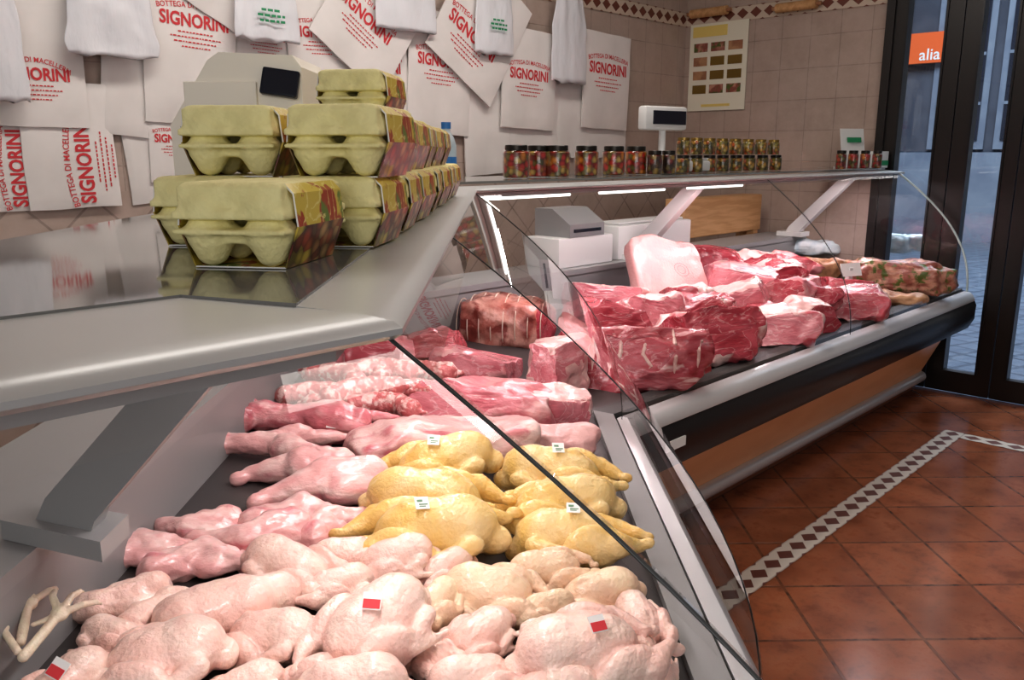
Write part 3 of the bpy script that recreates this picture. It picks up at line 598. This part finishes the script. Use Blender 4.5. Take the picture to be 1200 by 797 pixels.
# ------------------------------------------------------------------ egg cartons
ZS = .90
tray_p = [('c', (x, y, .0175), (x, y, .036), .0155, .0235) for x in (-.050, 0, .050) for y in (-.028, .028)] + [('b', (0, 0, .0385), (.152, .106, .005)), ('b', (0, 0, .032), (.12, .03, .014))]
lid_p = [('b', (0, 0, .045), (.151, .105, .008)), ('b', (0, 0, .060), (.142, .096, .026)), ('b', (0, 0, .070), (.130, .086, .014))] + [('e', (x, y, .054), (.027, .026, .020)) for x in (-.050, .050) for y in (-.027, .027)]
tray_m = blob(tray_p, .003, 2, 1, .0004, 60); lid_m = blob(lid_p, .003, 2, 2, .0004, 60)
for v in lid_m.vertices: v.co.z = (v.co.z + .0405) * ZS
for v in tray_m.vertices: v.co.z *= ZS
def egg_carton(label, group):
    r = thing('egg_carton', label, 'egg carton', group=group)
    mobj('tray', tray_m, 'carton', r, True, 180); mobj('lid', lid_m, 'carton', r, True, 180)
    prof = [(-.043, -.001), (.043, -.001), (.057, .040), (.054, .072), (.046, .081), (-.046, .081), (-.054, .072), (-.057, .040)]
    b = bmesh.new(); n = len(prof); ri = []
    for x in (-.056, .056): ri.append([b.verts.new((x, y, z * ZS)) for y, z in prof])
    for i in range(n):
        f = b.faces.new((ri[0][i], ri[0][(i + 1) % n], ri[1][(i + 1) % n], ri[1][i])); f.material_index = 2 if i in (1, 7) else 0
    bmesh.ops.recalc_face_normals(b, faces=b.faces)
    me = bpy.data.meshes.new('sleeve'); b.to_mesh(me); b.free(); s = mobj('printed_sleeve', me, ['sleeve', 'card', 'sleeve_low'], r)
    so = s.modifiers.new('s', 'SOLIDIFY'); so.thickness = .0016; so.offset = -1; so.material_offset_rim = 1
    return r
LAY = [(.80, -.219, 0, -10, 'nearest egg carton in the bottom layer, at the left end of the stack'), (.985, -.318, 0, -2, 'egg carton at the back left of the bottom layer'),
 (.972, -.170, 0, -7, 'second egg carton of the bottom row along the counter edge'), (1.150, -.164, 0, -2, 'third egg carton of the bottom row along the counter edge'), (1.328, -.160, 0, -5, 'fourth egg carton of the bottom row along the counter edge'),
 (1.506, -.156, 0, 1, 'fifth egg carton of the bottom row along the counter edge'), (1.684, -.153, 0, -4, 'sixth egg carton of the bottom row along the counter edge'), (1.862, -.150, 0, 0, 'seventh egg carton of the bottom row along the counter edge'), (2.04, -.148, 0, -3, 'farthest egg carton of the bottom row'),
 (.995, -.284, 1, -4, 'egg carton on the upper layer at the far left'), (.968, -.160, 1, -9, 'egg carton at the near right end of the upper layer'), (1.146, -.166, 1, -2, 'second egg carton of the upper row along the counter edge'),
 (1.324, -.168, 1, -6, 'third egg carton of the upper row along the counter edge'), (1.502, -.166, 1, 0, 'fourth egg carton of the upper row along the counter edge'), (1.680, -.164, 1, -4, 'fifth egg carton of the upper row along the counter edge'), (1.858, -.160, 1, -1, 'farthest egg carton of the upper row'),
 (1.40, -.285, 0, 0, 'egg carton of the bottom layer hidden below the topmost carton'), (1.40, -.283, 1, 0, 'egg carton of the upper layer directly below the topmost carton'),
 (1.395, -.214, 2, -8, 'single egg carton alone on top of the whole stack')]
U = Vector((1 / Q2, 1 / Q2, 0)); V = Vector((1 / Q2, -1 / Q2, 0))
proto = None
for u, v, l, a, lab in LAY:
    if proto is None: proto = o = egg_carton(lab, 'egg cartons stacked on the counter')
    else: o = copy_tree(proto); o['label'] = lab
    o.location = U * u + V * v + Vector((0, 0, SHZ + .0015 + .0745 * l)); o.rotation_euler = (0, 0, rad(45 + a))
# ------------------------------------------------------------------ register and scale
rg = thing('cash_register', 'cream cash register with dark display behind the egg cartons', 'cash register', U * 1.66 + V * -.46 + Vector((0, 0, SHZ)), VIEW)
pr = [(-.125, 0), (-.125, .15), (-.05, .262), (-.03, .275), (.10, .27), (.115, .25), (.115, 0)]
MB().prism([(x, -.10, z) for x, z in pr], [(x, .12, z) for x, z in pr]).done('body', 'cream', rg)
MB().box((.078, -.106, .222), (.066, .016, .048), Euler((rad(-14), rad(8), 0)).to_matrix(), .004).done('display', 'display', rg)
MB().box((-.03, -.1025, .19), (.13, .006, .07), None, .002).done('panel', 'cream', rg); MB().box((-.03, -.1035, .145), (.15, .006, .006)).done('seam', 'grey', rg)
MB().box((.0, .0, .2745), (.08, .03, .006)).done('paper_slot', 'display', rg)
SZC = 1.3625
p = PY(795, 138, 2.25)
sc = thing('weighing_scale', 'white weighing scale with raised display behind the jars', 'scale', (p.x, 2.27, SZC), rad(-12))
MB().box((0, 0, .03), (.28, .22, .05), None, .01).done('base', 'white', sc, True); MB().box((0, 0, .062), (.26, .2, .012), None, .004).done('pan', 'silver', sc)
MB().tube([(0, .08, .05), (0, .08, .22)], .017, 12).done('post', 'white', sc, True)
h = MB().box((0, .08, p.z - SZC), (.27, .06, .110), None, .012).done('display_head', 'white', sc, True)
MB().box((.015, .047, p.z - SZC + .003), (.21, .006, .062)).done('screen', 'display', h)
# ------------------------------------------------------------------ jars
def jar(label, group, r, hh, cm, lm):
    j = thing('glass_jar', label, 'jar', group=group)
    MB().lathe([(r * .85, .002), (r * .93, .006), (r * .93, hh * .78), (r * .7, hh * .84)], 20).done('contents', cm, j, True)
    MB().lathe([(r * .9, 0), (r, .006), (r, hh * .76), (r * .93, hh * .82), (r * .78, hh * .86)], 20).done('glass', 'jarglass', j, True)
    MB().lathe([(r * .80, hh * .83), (r * .84, hh * .84), (r * .84, hh * .98), (r * .78, hh)], 20).done('lid', lm, j, True); return j
def row(items, r, hh, Y, z, cm, lm, group):
    pro = None
    for px, lab, dy, dz in items:
        pp = PY(px, 195, Y + dy)
        if pro is None: pro = o = jar(lab, group, r, hh, cm, lm)
        else: o = copy_tree(pro); o['label'] = lab
        o.location = (pp.x, Y + dy, z + dz); o.rotation_euler = (0, 0, R.uniform(0, 6))
ordn = ['first', 'second', 'third', 'fourth', 'fifth', 'sixth', 'seventh', 'eighth']
row([(605, 'big jar of red pickled peppers, first from the left', 0, 0), (631, 'big pickle jar set back between the first and third', .06, 0), (653, 'big pickle jar, third from the left', 0, 0), (687, 'big pickle jar, fourth from the left', 0, 0), (719, 'big pickle jar, fifth from the left', .02, 0), (745, 'big pickle jar just left of the scale post', .03, 0)], .049, .118, 2.14, SZC, 'jar_a', 'lid', 'big pickle jars in a row')
row([(767, 'dark lidded jar below the scale display, left of two', 0, 0), (783, 'dark lidded jar below the scale display, right of two', 0, 0)], .034, .10, 2.09, SZC, 'jar_c', 'lid', 'jars below the scale')
row([(800 + 15.5 * i, 'small jar in the bottom tier of the double row, %s from the left' % ordn[i], 0, 0) for i in range(8)], .033, .080, 2.16, SZC, 'jar_b', 'lid', 'double row of small jars')
row([(800 + 15 * i, 'small jar in the top tier of the double row, %s from the left' % ordn[i], .0, .081) for i in range(8)], .033, .078, 2.16, SZC, 'jar_b', 'goldlid', 'double row of small jars')
row([(985 + 14 * i, 'small jar in the group near the door, %s from the left' % ordn[i], 0, 0) for i in range(4)], .030, .105, 2.03, SZC, 'jar_a', 'lid', 'small jars near the door')
cs = thing('card_stand', 'white card stand with green heading behind the jars near the door', 'card stand', (5.28, 2.17, SZC), rad(-30))
MB().box((0, 0, .12), (.17, .004, .24), Euler((rad(-12), 0, 0)).to_matrix()).done('card', 'card', cs); MB().box((0, -.009, .17), (.10, .003, .03), Euler((rad(-12), 0, 0)).to_matrix()).done('heading', 'green', cs); MB().box((0, .03, .004), (.14, .1, .008)).done('foot', 'white', cs)
bx = thing('tissue_box', 'small white and green box at the door end of the counter', 'box', (5.40, 2.06, SZC + .001), rad(-8))
MB().box((0, 0, .05), (.10, .09, .10), None, .003).done('carton_body', 'card', bx); MB().box((0, -.0455, .03), (.10, .003, .03)).done('band', 'green', bx)
wb = thing('water_bottle', 'clear water bottle with blue label beside the far egg cartons', 'bottle', (U.x * 2.46 + V.x * -.145, U.y * 2.46 + V.y * -.145, SHZ + .001))
MB().lathe([(.026, 0), (.029, .006), (.029, .12), (.022, .145), (.012, .16), (.012, .17)], 20).done('body', 'wrap', wb, True); MB().lathe([(.0295, .045), (.0295, .09)], 20).done('paper_label', 'blue', wb, True); MB().lathe([(.014, .168), (.014, .186)], 16).done('cap', 'blue', wb, True)
# behind far counter
a = PY(803, 260, 2.78); b = PY(893, 260, 2.78)
bb = thing('butcher_block', 'thick wooden butcher block behind the far counter', 'butcher block', ((a.x + b.x) / 2, 2.86, 0))
MB().box((0, 0, 1.06), (b.x - a.x, .14, .24), None, .008).done('block', 'board', bb)
for sx in (-1, 1):
    for sy in (-1, 1): MB().box((sx * (b.x - a.x) * .44, sy * .04, .47), (.06, .05, .94)).done('leg', 'board', bb)
a = PY(712, 275, 2.6); b = PY(797, 275, 2.6)
w1 = thing('knife_box', 'white enamelled box on the worktop behind the far counter', 'box', ((a.x + b.x) / 2, 2.63, .9255)); MB().box((0, 0, .085), (b.x - a.x, .2, .17), None, .01).done('case', 'white', w1, True); MB().box((0, 0, .178), (b.x - a.x - .08, .14, .012), None, .004).done('lid', 'white', w1, True)
a = PY(640, 270, 2.6); b = PY(704, 270, 2.6)
w2 = thing('label_printer', 'grey label printer on the worktop behind the middle corner', 'printer', ((a.x + b.x) / 2, 2.63, .9255)); MB().box((0, 0, .07), (b.x - a.x, .22, .14), None, .008).done('base', 'white', w2, True)
pr = [(-.11, .14), (-.11, .2), (.0, .27), (.11, .27), (.11, .14)]; MB().prism([(-.13, y, z) for y, z in pr], [(.13, y, z) for y, z in pr]).done('housing', 'grey', w2); MB().box((0, -.1, .17), (.2, .03, .015)).done('slot', 'display', w2)
# ------------------------------------------------------------------ room
YW, XW = 3.55, 5.5
struct(quad('floor', [(-3, -3, 0), (XW, -3, 0), (XW, YW, 0), (-3, YW, 0)], 'floor'))
me = bpy.data.meshes.new('wall_back'); me.from_pydata([(-3, YW, 0), (XW, YW, 0), (XW, YW, 1.3), (-3, YW, 1.3), (XW, YW, 3.1), (-3, YW, 3.1)], [], [(0, 1, 2, 3), (3, 2, 4, 5)])
w = struct(mobj('wall_back', me, ['wallD', 'wallA'])); me.polygons[1].material_index = 1
DY0, DY1, DZ = 2.10, .30, 2.75
me = bpy.data.meshes.new('wall_right'); me.from_pydata([(XW, YW, 0), (XW, DY0, 0), (XW, DY0, 3.1), (XW, YW, 3.1), (XW, DY0, DZ), (XW, DY1, DZ), (XW, DY1, 3.1), (XW, DY1, 0), (XW, -3, 0), (XW, -3, 3.1)], [], [(0, 1, 2, 3), (4, 5, 6, 2), (7, 8, 9, 6)])
struct(mobj('wall_right', me, 'wallR'))
struct(quad('ceiling', [(-3, -3, 3.1), (XW, -3, 3.1), (XW, YW, 3.1), (-3, YW, 3.1)], 'ceil'))
def strip(name, a, b, side, w, m):
    a, b, sd = Vector(a), Vector(b), Vector(side); L = (b - a).length
    me = bpy.data.meshes.new(name); me.from_pydata([a, b, b + sd * w, a + sd * w], [], [(0, 1, 2, 3)])
    uv = me.uv_layers.new(name='UVMap')
    for i, c in enumerate(((0, 0), (L / w, 0), (L / w, 1), (0, 1))): uv.data[i].uv = c
    return struct(mobj(name, me, m))
strip('trim_1', (0.3, 1.20, .002), (4.70, 1.20, .002), (0, 1, 0), .10, 'mosaic'); strip('trim_2', (4.60, 1.20, .002), (4.60, -2.5, .002), (1, 0, 0), .10, 'mosaic')
zt = PX(900, 12, XW).z
strip('trim_3', (-3, YW - .004, zt - .05), (XW, YW - .004, zt - .05), (0, 0, 1), .10, 'wallmos'); strip('trim_4', (XW - .004, YW, zt - .05), (XW - .004, DY0, zt - .05), (0, 0, 1), .10, 'wallmos')
def leaf(i, y0, y1, g0, g1):
    r = link(bpy.data.objects.new('door_%d' % i, None)); r.location = (XW, (y0 + y1) / 2, 0); struct(r)
    def bxm(nm, ya, yb, za, zb, m='frame', x0=-.03, x1=.03, par=None): return MB().box(((x0 + x1) / 2, (ya + yb) / 2 - (y0 + y1) / 2, (za + zb) / 2), (x1 - x0, abs(ya - yb), zb - za), None, 0).done(nm, m, par or r)
    bxm('stile', y0 - .003, g0, .01, DZ - .05); bxm('stile', g1, y1 + .003, .01, DZ - .05); bxm('bottom_rail', g0, g1, .01, .14); bxm('top_rail', g0, g1, DZ - .2, DZ - .05); bxm('pane', g0, g1, .14, DZ - .2, 'doorglass', -.003, .003)
    for g, sg_ in ((g0, -1), (g1, 1)): bxm('glazing_bead', g, g + sg_ * .012, .14, DZ - .2, 'black', -.04, .04)
leaf(1, 2.06, 1.665, 1.99, 1.755); leaf(2, 1.665, 1.30, 1.575, 1.375); leaf(3, 1.30, .90, 1.225, .97); leaf(4, .90, .34, .82, .42)
struct(MB().box((XW + .02, 2.08, DZ / 2), (.14, .05, DZ)).done('trim_5', 'frame')); struct(MB().box((XW + .02, 1.2, DZ - .02), (.14, 1.8, .06)).done('trim_6', 'frame'))
X0 = XW - .012
a = PX(810, 30, X0); b = PX(872, 128, X0); cw, chh = abs(a.y - b.y), abs(a.z - b.z)
cal = thing('wall_calendar', 'cream calendar with yellow heading and rows of food photos on the tiled wall', 'calendar', (X0, (a.y + b.y) / 2, (a.z + b.z) / 2))
MB().box((0, 0, 0), (.006, cw, chh)).done('sheet', 'cal', cal); MB().box((-.004, cw * .15, chh * .41), (.003, cw * .6, chh * .12)).done('heading', 'yellow', cal)
for i in range(3):
    for j in range(4): MB().box((-.004, cw * (.3 - .3 * i), chh * (.23 - .16 * j)), (.003, cw * .24, chh * .10)).done('photo', R.choice(['roast', 'brown', 'roast', 'brown', 'goldlid']), cal)
MB().box((-.004, 0, -chh * .44), (.003, cw * .5, chh * .03)).done('footer', 'yellow', cal)
for k, (x0, x1, yy, lab) in enumerate([(810, 852, 17, 'wooden rolling rod on the mosaic border, left of two'), (910, 957, 10, 'wooden rolling rod on the mosaic border, right of two')]):
    a = PX(x0, yy, XW - .04); b = PX(x1, yy, XW - .04); r = thing('wooden_rod', lab, 'wooden rod', (XW - .04, (a.y + b.y) / 2, a.z), 0, 'wooden rods on the wall'); L = abs(a.y - b.y)
    MB().tube([(0, -L / 2, 0), (0, L / 2, 0)], .03, 14).done('rod', 'board', r, True)
    for s in (-1, 1): MB().tube([(0, s * L / 2, 0), (0, s * (L / 2 + .03), 0)], .014, 10).done('end_knob', 'brown', r, True)
# ------------------------------------------------------------------ bags
def surf(x, z, sd): return -.006 * noise.noise(Vector((x * 5 + sd, z * 4, sd))) - .003
def paper_bag(x0, x1, y0, y1, tilt, layer, label, prn=1, rot=0, po=(0, .12), pw=.74):
    Y = YW - .012 - layer * .016; xm, ym = (x0 + x1) / 2, (y0 + y1) / 2
    c = PY(xm, ym, Y); W = PY(x1, ym, Y).x - PY(x0, ym, Y).x; Hh = PY(xm, y0, Y).z - PY(xm, y1, Y).z
    sd = R.uniform(0, 50); nx, nz = 10, 14; Vt = []; Fc = []
    for j in range(nz + 1):
        for i in range(nx + 1):
            x = (i / nx - .5) * W; z = (j / nz - .5) * Hh
            ed = .006 if i in (0, nx) or j in (0, nz) else 0
            Vt.append((x + .004 * noise.noise(Vector((z * 8, sd, i))), surf(x, z, sd) + ed, z + .004 * noise.noise(Vector((x * 8, sd, j)))))
    k = nx + 1
    for j in range(nz):
        for i in range(nx): Fc.append((j * k + i, j * k + i + 1, (j + 1) * k + i + 1, (j + 1) * k + i))
    nb = len(Vt); ring = [i for i in range(k)] + [j * k + nx for j in range(1, nz + 1)] + [nz * k + i for i in range(nx - 1, -1, -1)] + [j * k for j in range(nz - 1, 0, -1)]
    for v in ring: Vt.append((Vt[v][0], .009, Vt[v][2]))
    m = len(ring)
    for i in range(m): Fc.append((ring[i], nb + i, nb + (i + 1) % m, ring[(i + 1) % m]))
    Fc.append(tuple(nb + i for i in range(m)))
    me = bpy.data.meshes.new('paper_bag'); me.from_pydata(Vt, [], Fc); o = mobj('paper_bag', me, 'paper', None, True, 50)
    o.location = c; o.rotation_euler = (0, rad(tilt), 0); tag(o, label, 'paper bag', 'printed paper bags on the wall')
    if prn:
        bw = Hh if rot else W; w = bw * pw; Vs = []; Fs = []
        def addp(pts, fs):
            b = len(Vs); Vs.extend(pts); Fs.extend([tuple(b + q for q in f) for f in fs])
        addp(*fit(T_NAME, w, 0, 0, 0, 1.2)); addp(*fit(T_ARC, w * 1.08, 0, w * .25, w * .9 if prn == 2 else w * 2.4, 1.1))
        for r_, ww in enumerate((.5, .72, .62, .4)):
            x = -w * ww / 2; q = random.Random(r_)
            while x < w * ww / 2:
                l = w * q.uniform(.02, .05); z = -w * (.09 + .065 * r_); addp([(x, z), (x + l, z), (x + l, z + w * .018), (x, z + w * .018)], [(0, 1, 2, 3)]); x += l + w * .016
        pts = []
        for x, z in Vs:
            if rot: x, z = -z, x
            x += po[0] * W; z += po[1] * Hh; pts.append((x, surf(x, z, sd) - .0022, z))
        pm = bpy.data.meshes.new('print'); pm.from_pydata(pts, [], Fs); mobj('red_print', pm, 'red', o)
    return o
paper_bag(-75, 98, -90, 150, 0, 2, 'upper left paper bag with big arched red lettering', 2, 0, (.12, -.26), .52)
paper_bag(-75, 45, 105, 250, 0, 0, 'sideways paper bag at the lower left edge with lettering running upward', 1, 1, (.34, -.14), .64)
paper_bag(28, 137, 98, 245, -1, 1, 'sideways paper bag right of the other sideways one', 1, 1, (.2, -.13), .66)
paper_bag(170, 278, -60, 148, 3, 2, 'upright printed paper bag right of the hanging white plastic bag at left', 1, 0, (.04, .06), .74)
paper_bag(142, 185, 60, 240, -4, 0, 'plain edge of a paper bag stack beside the sideways bags', 0)
paper_bag(120, 178, 30, 160, 6, 1, 'plain slanting paper bag behind the wide hanging plastic bag', 0)
paper_bag(176, 245, 120, 215, 2, 1, 'low paper bag half hidden below the upright one near the register', 1, 0, (-.05, .0))
paper_bag(240, 314, -118, 34, 28, 3, 'tilted paper bag above the cash register', 1, 0, (0, -.15), .7)
paper_bag(338, 412, -40, 128, -2, 2, 'printed paper bag right of the cash register', 1, 0, (0, .0), .76)
paper_bag(278, 345, -5, 130, 2, 1, 'printed paper bag directly behind the cash register')
paper_bag(405, 480, 40, 160, -2, 1, 'paper bag behind the topmost egg carton', 1)
paper_bag(395, 490, -75, 95, 35, 4, 'strongly tilted paper bag high above the topmost egg carton', 1, 0, (-.06, -.16), .68)
paper_bag(480, 553, 15, 158, 3, 2, 'upright printed paper bag above the far egg cartons', 1, 0, (0, .06), .74)
paper_bag(522, 608, -40, 104, 33, 4, 'strongly tilted printed bag behind the green marked plastic bag', 1, 0, (-.06, -.18), .68)
paper_bag(590, 652, 35, 152, 2, 3, 'upright printed bag between the tilted bag and the long white plastic bag', 1, 0, (-.02, .0), .72)
paper_bag(685, 738, 40, 152, 2, 3, 'rightmost printed paper bag near the wall corner', 1, 0, (0, .08), .80)
paper_bag(545, 600, 95, 205, -3, 1, 'plain bag edge low behind the first big jar', 0)
paper_bag(595, 660, 100, 195, 0, 1, 'low paper bag under the upright one above the jars', 0)
paper_bag(652, 690, 75, 185, -3, 1, 'plain bag below the long white plastic bag', 0)
paper_bag(672, 735, 130, 185, 0, 1, 'low plain bag under the rightmost printed bag', 0)
def plastic_bag(x0, x1, y0, y1, label, grn=False):
    Y = YW - .105; xm, ym = (x0 + x1) / 2, (y0 + y1) / 2; c = PY(xm, ym, Y); W = PY(x1, ym, Y).x - PY(x0, ym, Y).x; Hh = PY(xm, y0, Y).z - PY(xm, y1, Y).z
    sd = R.uniform(0, 90); n = 72; rings = []; bm = bmesh.new(); nr = 24
    for j in range(nr):
        t = j / (nr - 1); hw = W / 2 * (1 - .28 * t ** 3); row_ = []
        for i in range(n):
            a = 2 * PI * i / n; ca, sa = math.cos(a), math.sin(a)
            f = 1 + .35 * math.sin(ca * 7 + sd + t * 1.5) * (.15 + .85 * t) + .6 * noise.noise(Vector((ca * 2.5 + t, sd, t * 2.5))) + .5 * abs(noise.noise(Vector((ca * 6 + t * 4, sd, t * 6))))
            jag = .02 * noise.noise(Vector((ca * 3, sd, 3))) if j == 0 else 0
            row_.append(bm.verts.new((hw * ca * (1 + .08 * noise.noise(Vector((sd, t * 4, 1)))), .015 * sa * f, (t - .5) * Hh + jag)))
        rings.append(row_)
    for a, b in zip(rings, rings[1:]):
        for i in range(n): bm.faces.new((a[i], a[(i + 1) % n], b[(i + 1) % n], b[i]))
    bm.faces.new(rings[0][::-1]); bm.faces.new(rings[-1])
    me = bpy.data.meshes.new('plastic_bag'); bm.to_mesh(me); bm.free(); o = mobj('plastic_bag', me, 'plastic', None, True, 180); o.location = c; tag(o, label, 'plastic bag', 'white plastic bags hanging on the wall')
    for s in (-1, 1): MB().tube([(s * W * .30, 0, Hh * .49), (s * W * .26, 0, Hh * .58), (s * W * .1, .02, Hh * .64), (0, .06, Hh * .65)], .012, 8).done('handle', 'plastic', o, True)
    if grn:
        g = MB()
        for r_, ww in enumerate((.3, .42, .36)):
            x = -W * ww / 2; q = random.Random(r_ + 5)
            while x < W * ww / 2:
                l = W * q.uniform(.04, .09); g.box((x + l / 2, -.036, -Hh * .08 - r_ * .022), (l, .002, .010)); x += l + W * .025
        g.done('green_print', 'green', o)
plastic_bag(77, 183, -35, 66, 'wide white plastic bag hanging at the upper left'); plastic_bag(275, 350, -35, 48, 'white plastic bag with green print above the register', True); plastic_bag(440, 512, -60, 36, 'white plastic bag bunched above the topmost egg carton')
plastic_bag(557, 602, -30, 64, 'narrow plastic bag with green print on the tilted paper bag', True); plastic_bag(647, 688, -5, 97, 'long plain white plastic bag nearest the wall corner'); plastic_bag(-55, 28, -40, 118, 'crumpled white plastic bag at the far left edge')
# ------------------------------------------------------------------ street
struct(quad('street', [(XW, -8, -.03), (30, -8, -.03), (30, 16, -.03), (XW, 16, -.03)], 'cobble'))
FX = 16
fb = thing('building', 'dark building across the street seen through the glazed door', 'building', (FX, 4.5, -.03))
MB().box((.5, 0, 4.5), (1, 14, 9)).done('wall', 'facade', fb); MB().box((-.02, 0, .75), (.06, 14, 1.5)).done('stone_base', 'facade2', fb)
for y in (-2.4, -.75, .3, 1.95):
    f = MB().box((-.02, y, 2.9), (.08, .9, 2.7)).done('window', 'facade2', fb); MB().box((-.07, y, 2.9), (.04, .7, 2.4)).done('pane', 'pane', f)
    for zz in (2.3, 3.1): MB().box((-.095, y, zz), (.02, .7, .05)).done('glazing_bar', 'facade2', f)
MB().tube([(-.12, 1.25, 0), (-.12, 1.25, 8)], .06, 8).done('drainpipe', 'facade2', fb)
p = PX(1087, 56, FX - .2); sg = thing('shop_sign', 'orange shop sign with white lettering across the street', 'sign', (FX - .15, p.y, p.z))
MB().box((0, .1, 0), (.12, .75, .5)).done('panel', 'orange', sg)
Vs, Fs = fit(T_ALIA, .34); me = bpy.data.meshes.new('lettering'); me.from_pydata([(-.065, -x - .05, z - .2) for x, z in Vs], [], Fs); mobj('lettering', me, 'card', sg)
# ------------------------------------------------------------------ lights
def area(name, loc, size, en, col, rot=(0, 0, 0)):
    l = bpy.data.lights.new(name, 'AREA'); l.shape = 'RECTANGLE'; l.size, l.size_y = size; l.energy = en; l.color = col
    o = link(bpy.data.objects.new(name, l)); o.location = loc; o.rotation_euler = rot; return o
area('ceiling_light_front', (2.4, .2, 3.05), (2.4, .5), 19, (1, .93, .86)); area('ceiling_light_aisle', (2.2, 2.3, 3.05), (3.0, .4), 36, (1, .94, .88))
for k, s in enumerate((.19, .5, .82)):
    c = Vector(pt('B', s, .58, 1.295)); area('case_light_middle', c, (.42, .05), 2.5, (1, .90, .89), (0, 0, rad(45)))
for X in (2.4, 3.25, 4.1, 4.95): area('case_light_far', (X, RC + .58, 1.295), (.5, .05), 3.9, (1, .85, .88))
area('case_light_near', (-.6, RA + .57, 1.295), (1.8, .08), 2, (1, .92, .88))
d = Vector((1.6, 1.8, 1.0)) - Vector((-2.7, -2.6, 2.2)); area('camera_side_fill', (-2.7, -2.6, 2.2), (4.0, 2.6), 66, (1, .97, .95), d.to_track_quat('-Z', 'Y').to_euler())  # added fill lamp behind the camera to brighten the carton fronts, not a window
area('street_daylight', (9.5, 3, 7), (6, 6), 1350, (.72, .85, 1))
W = bpy.data.worlds.new('world'); S.world = W; W.use_nodes = True; bg = W.node_tree.nodes['Background']; bg.inputs[0].default_value = (.88, .93, 1, 1); bg.inputs[1].default_value = .18
S.view_settings.view_transform = 'Standard'
try: S.view_settings.look = 'Medium High Contrast'
except Exception: pass
S.view_settings.exposure = .03
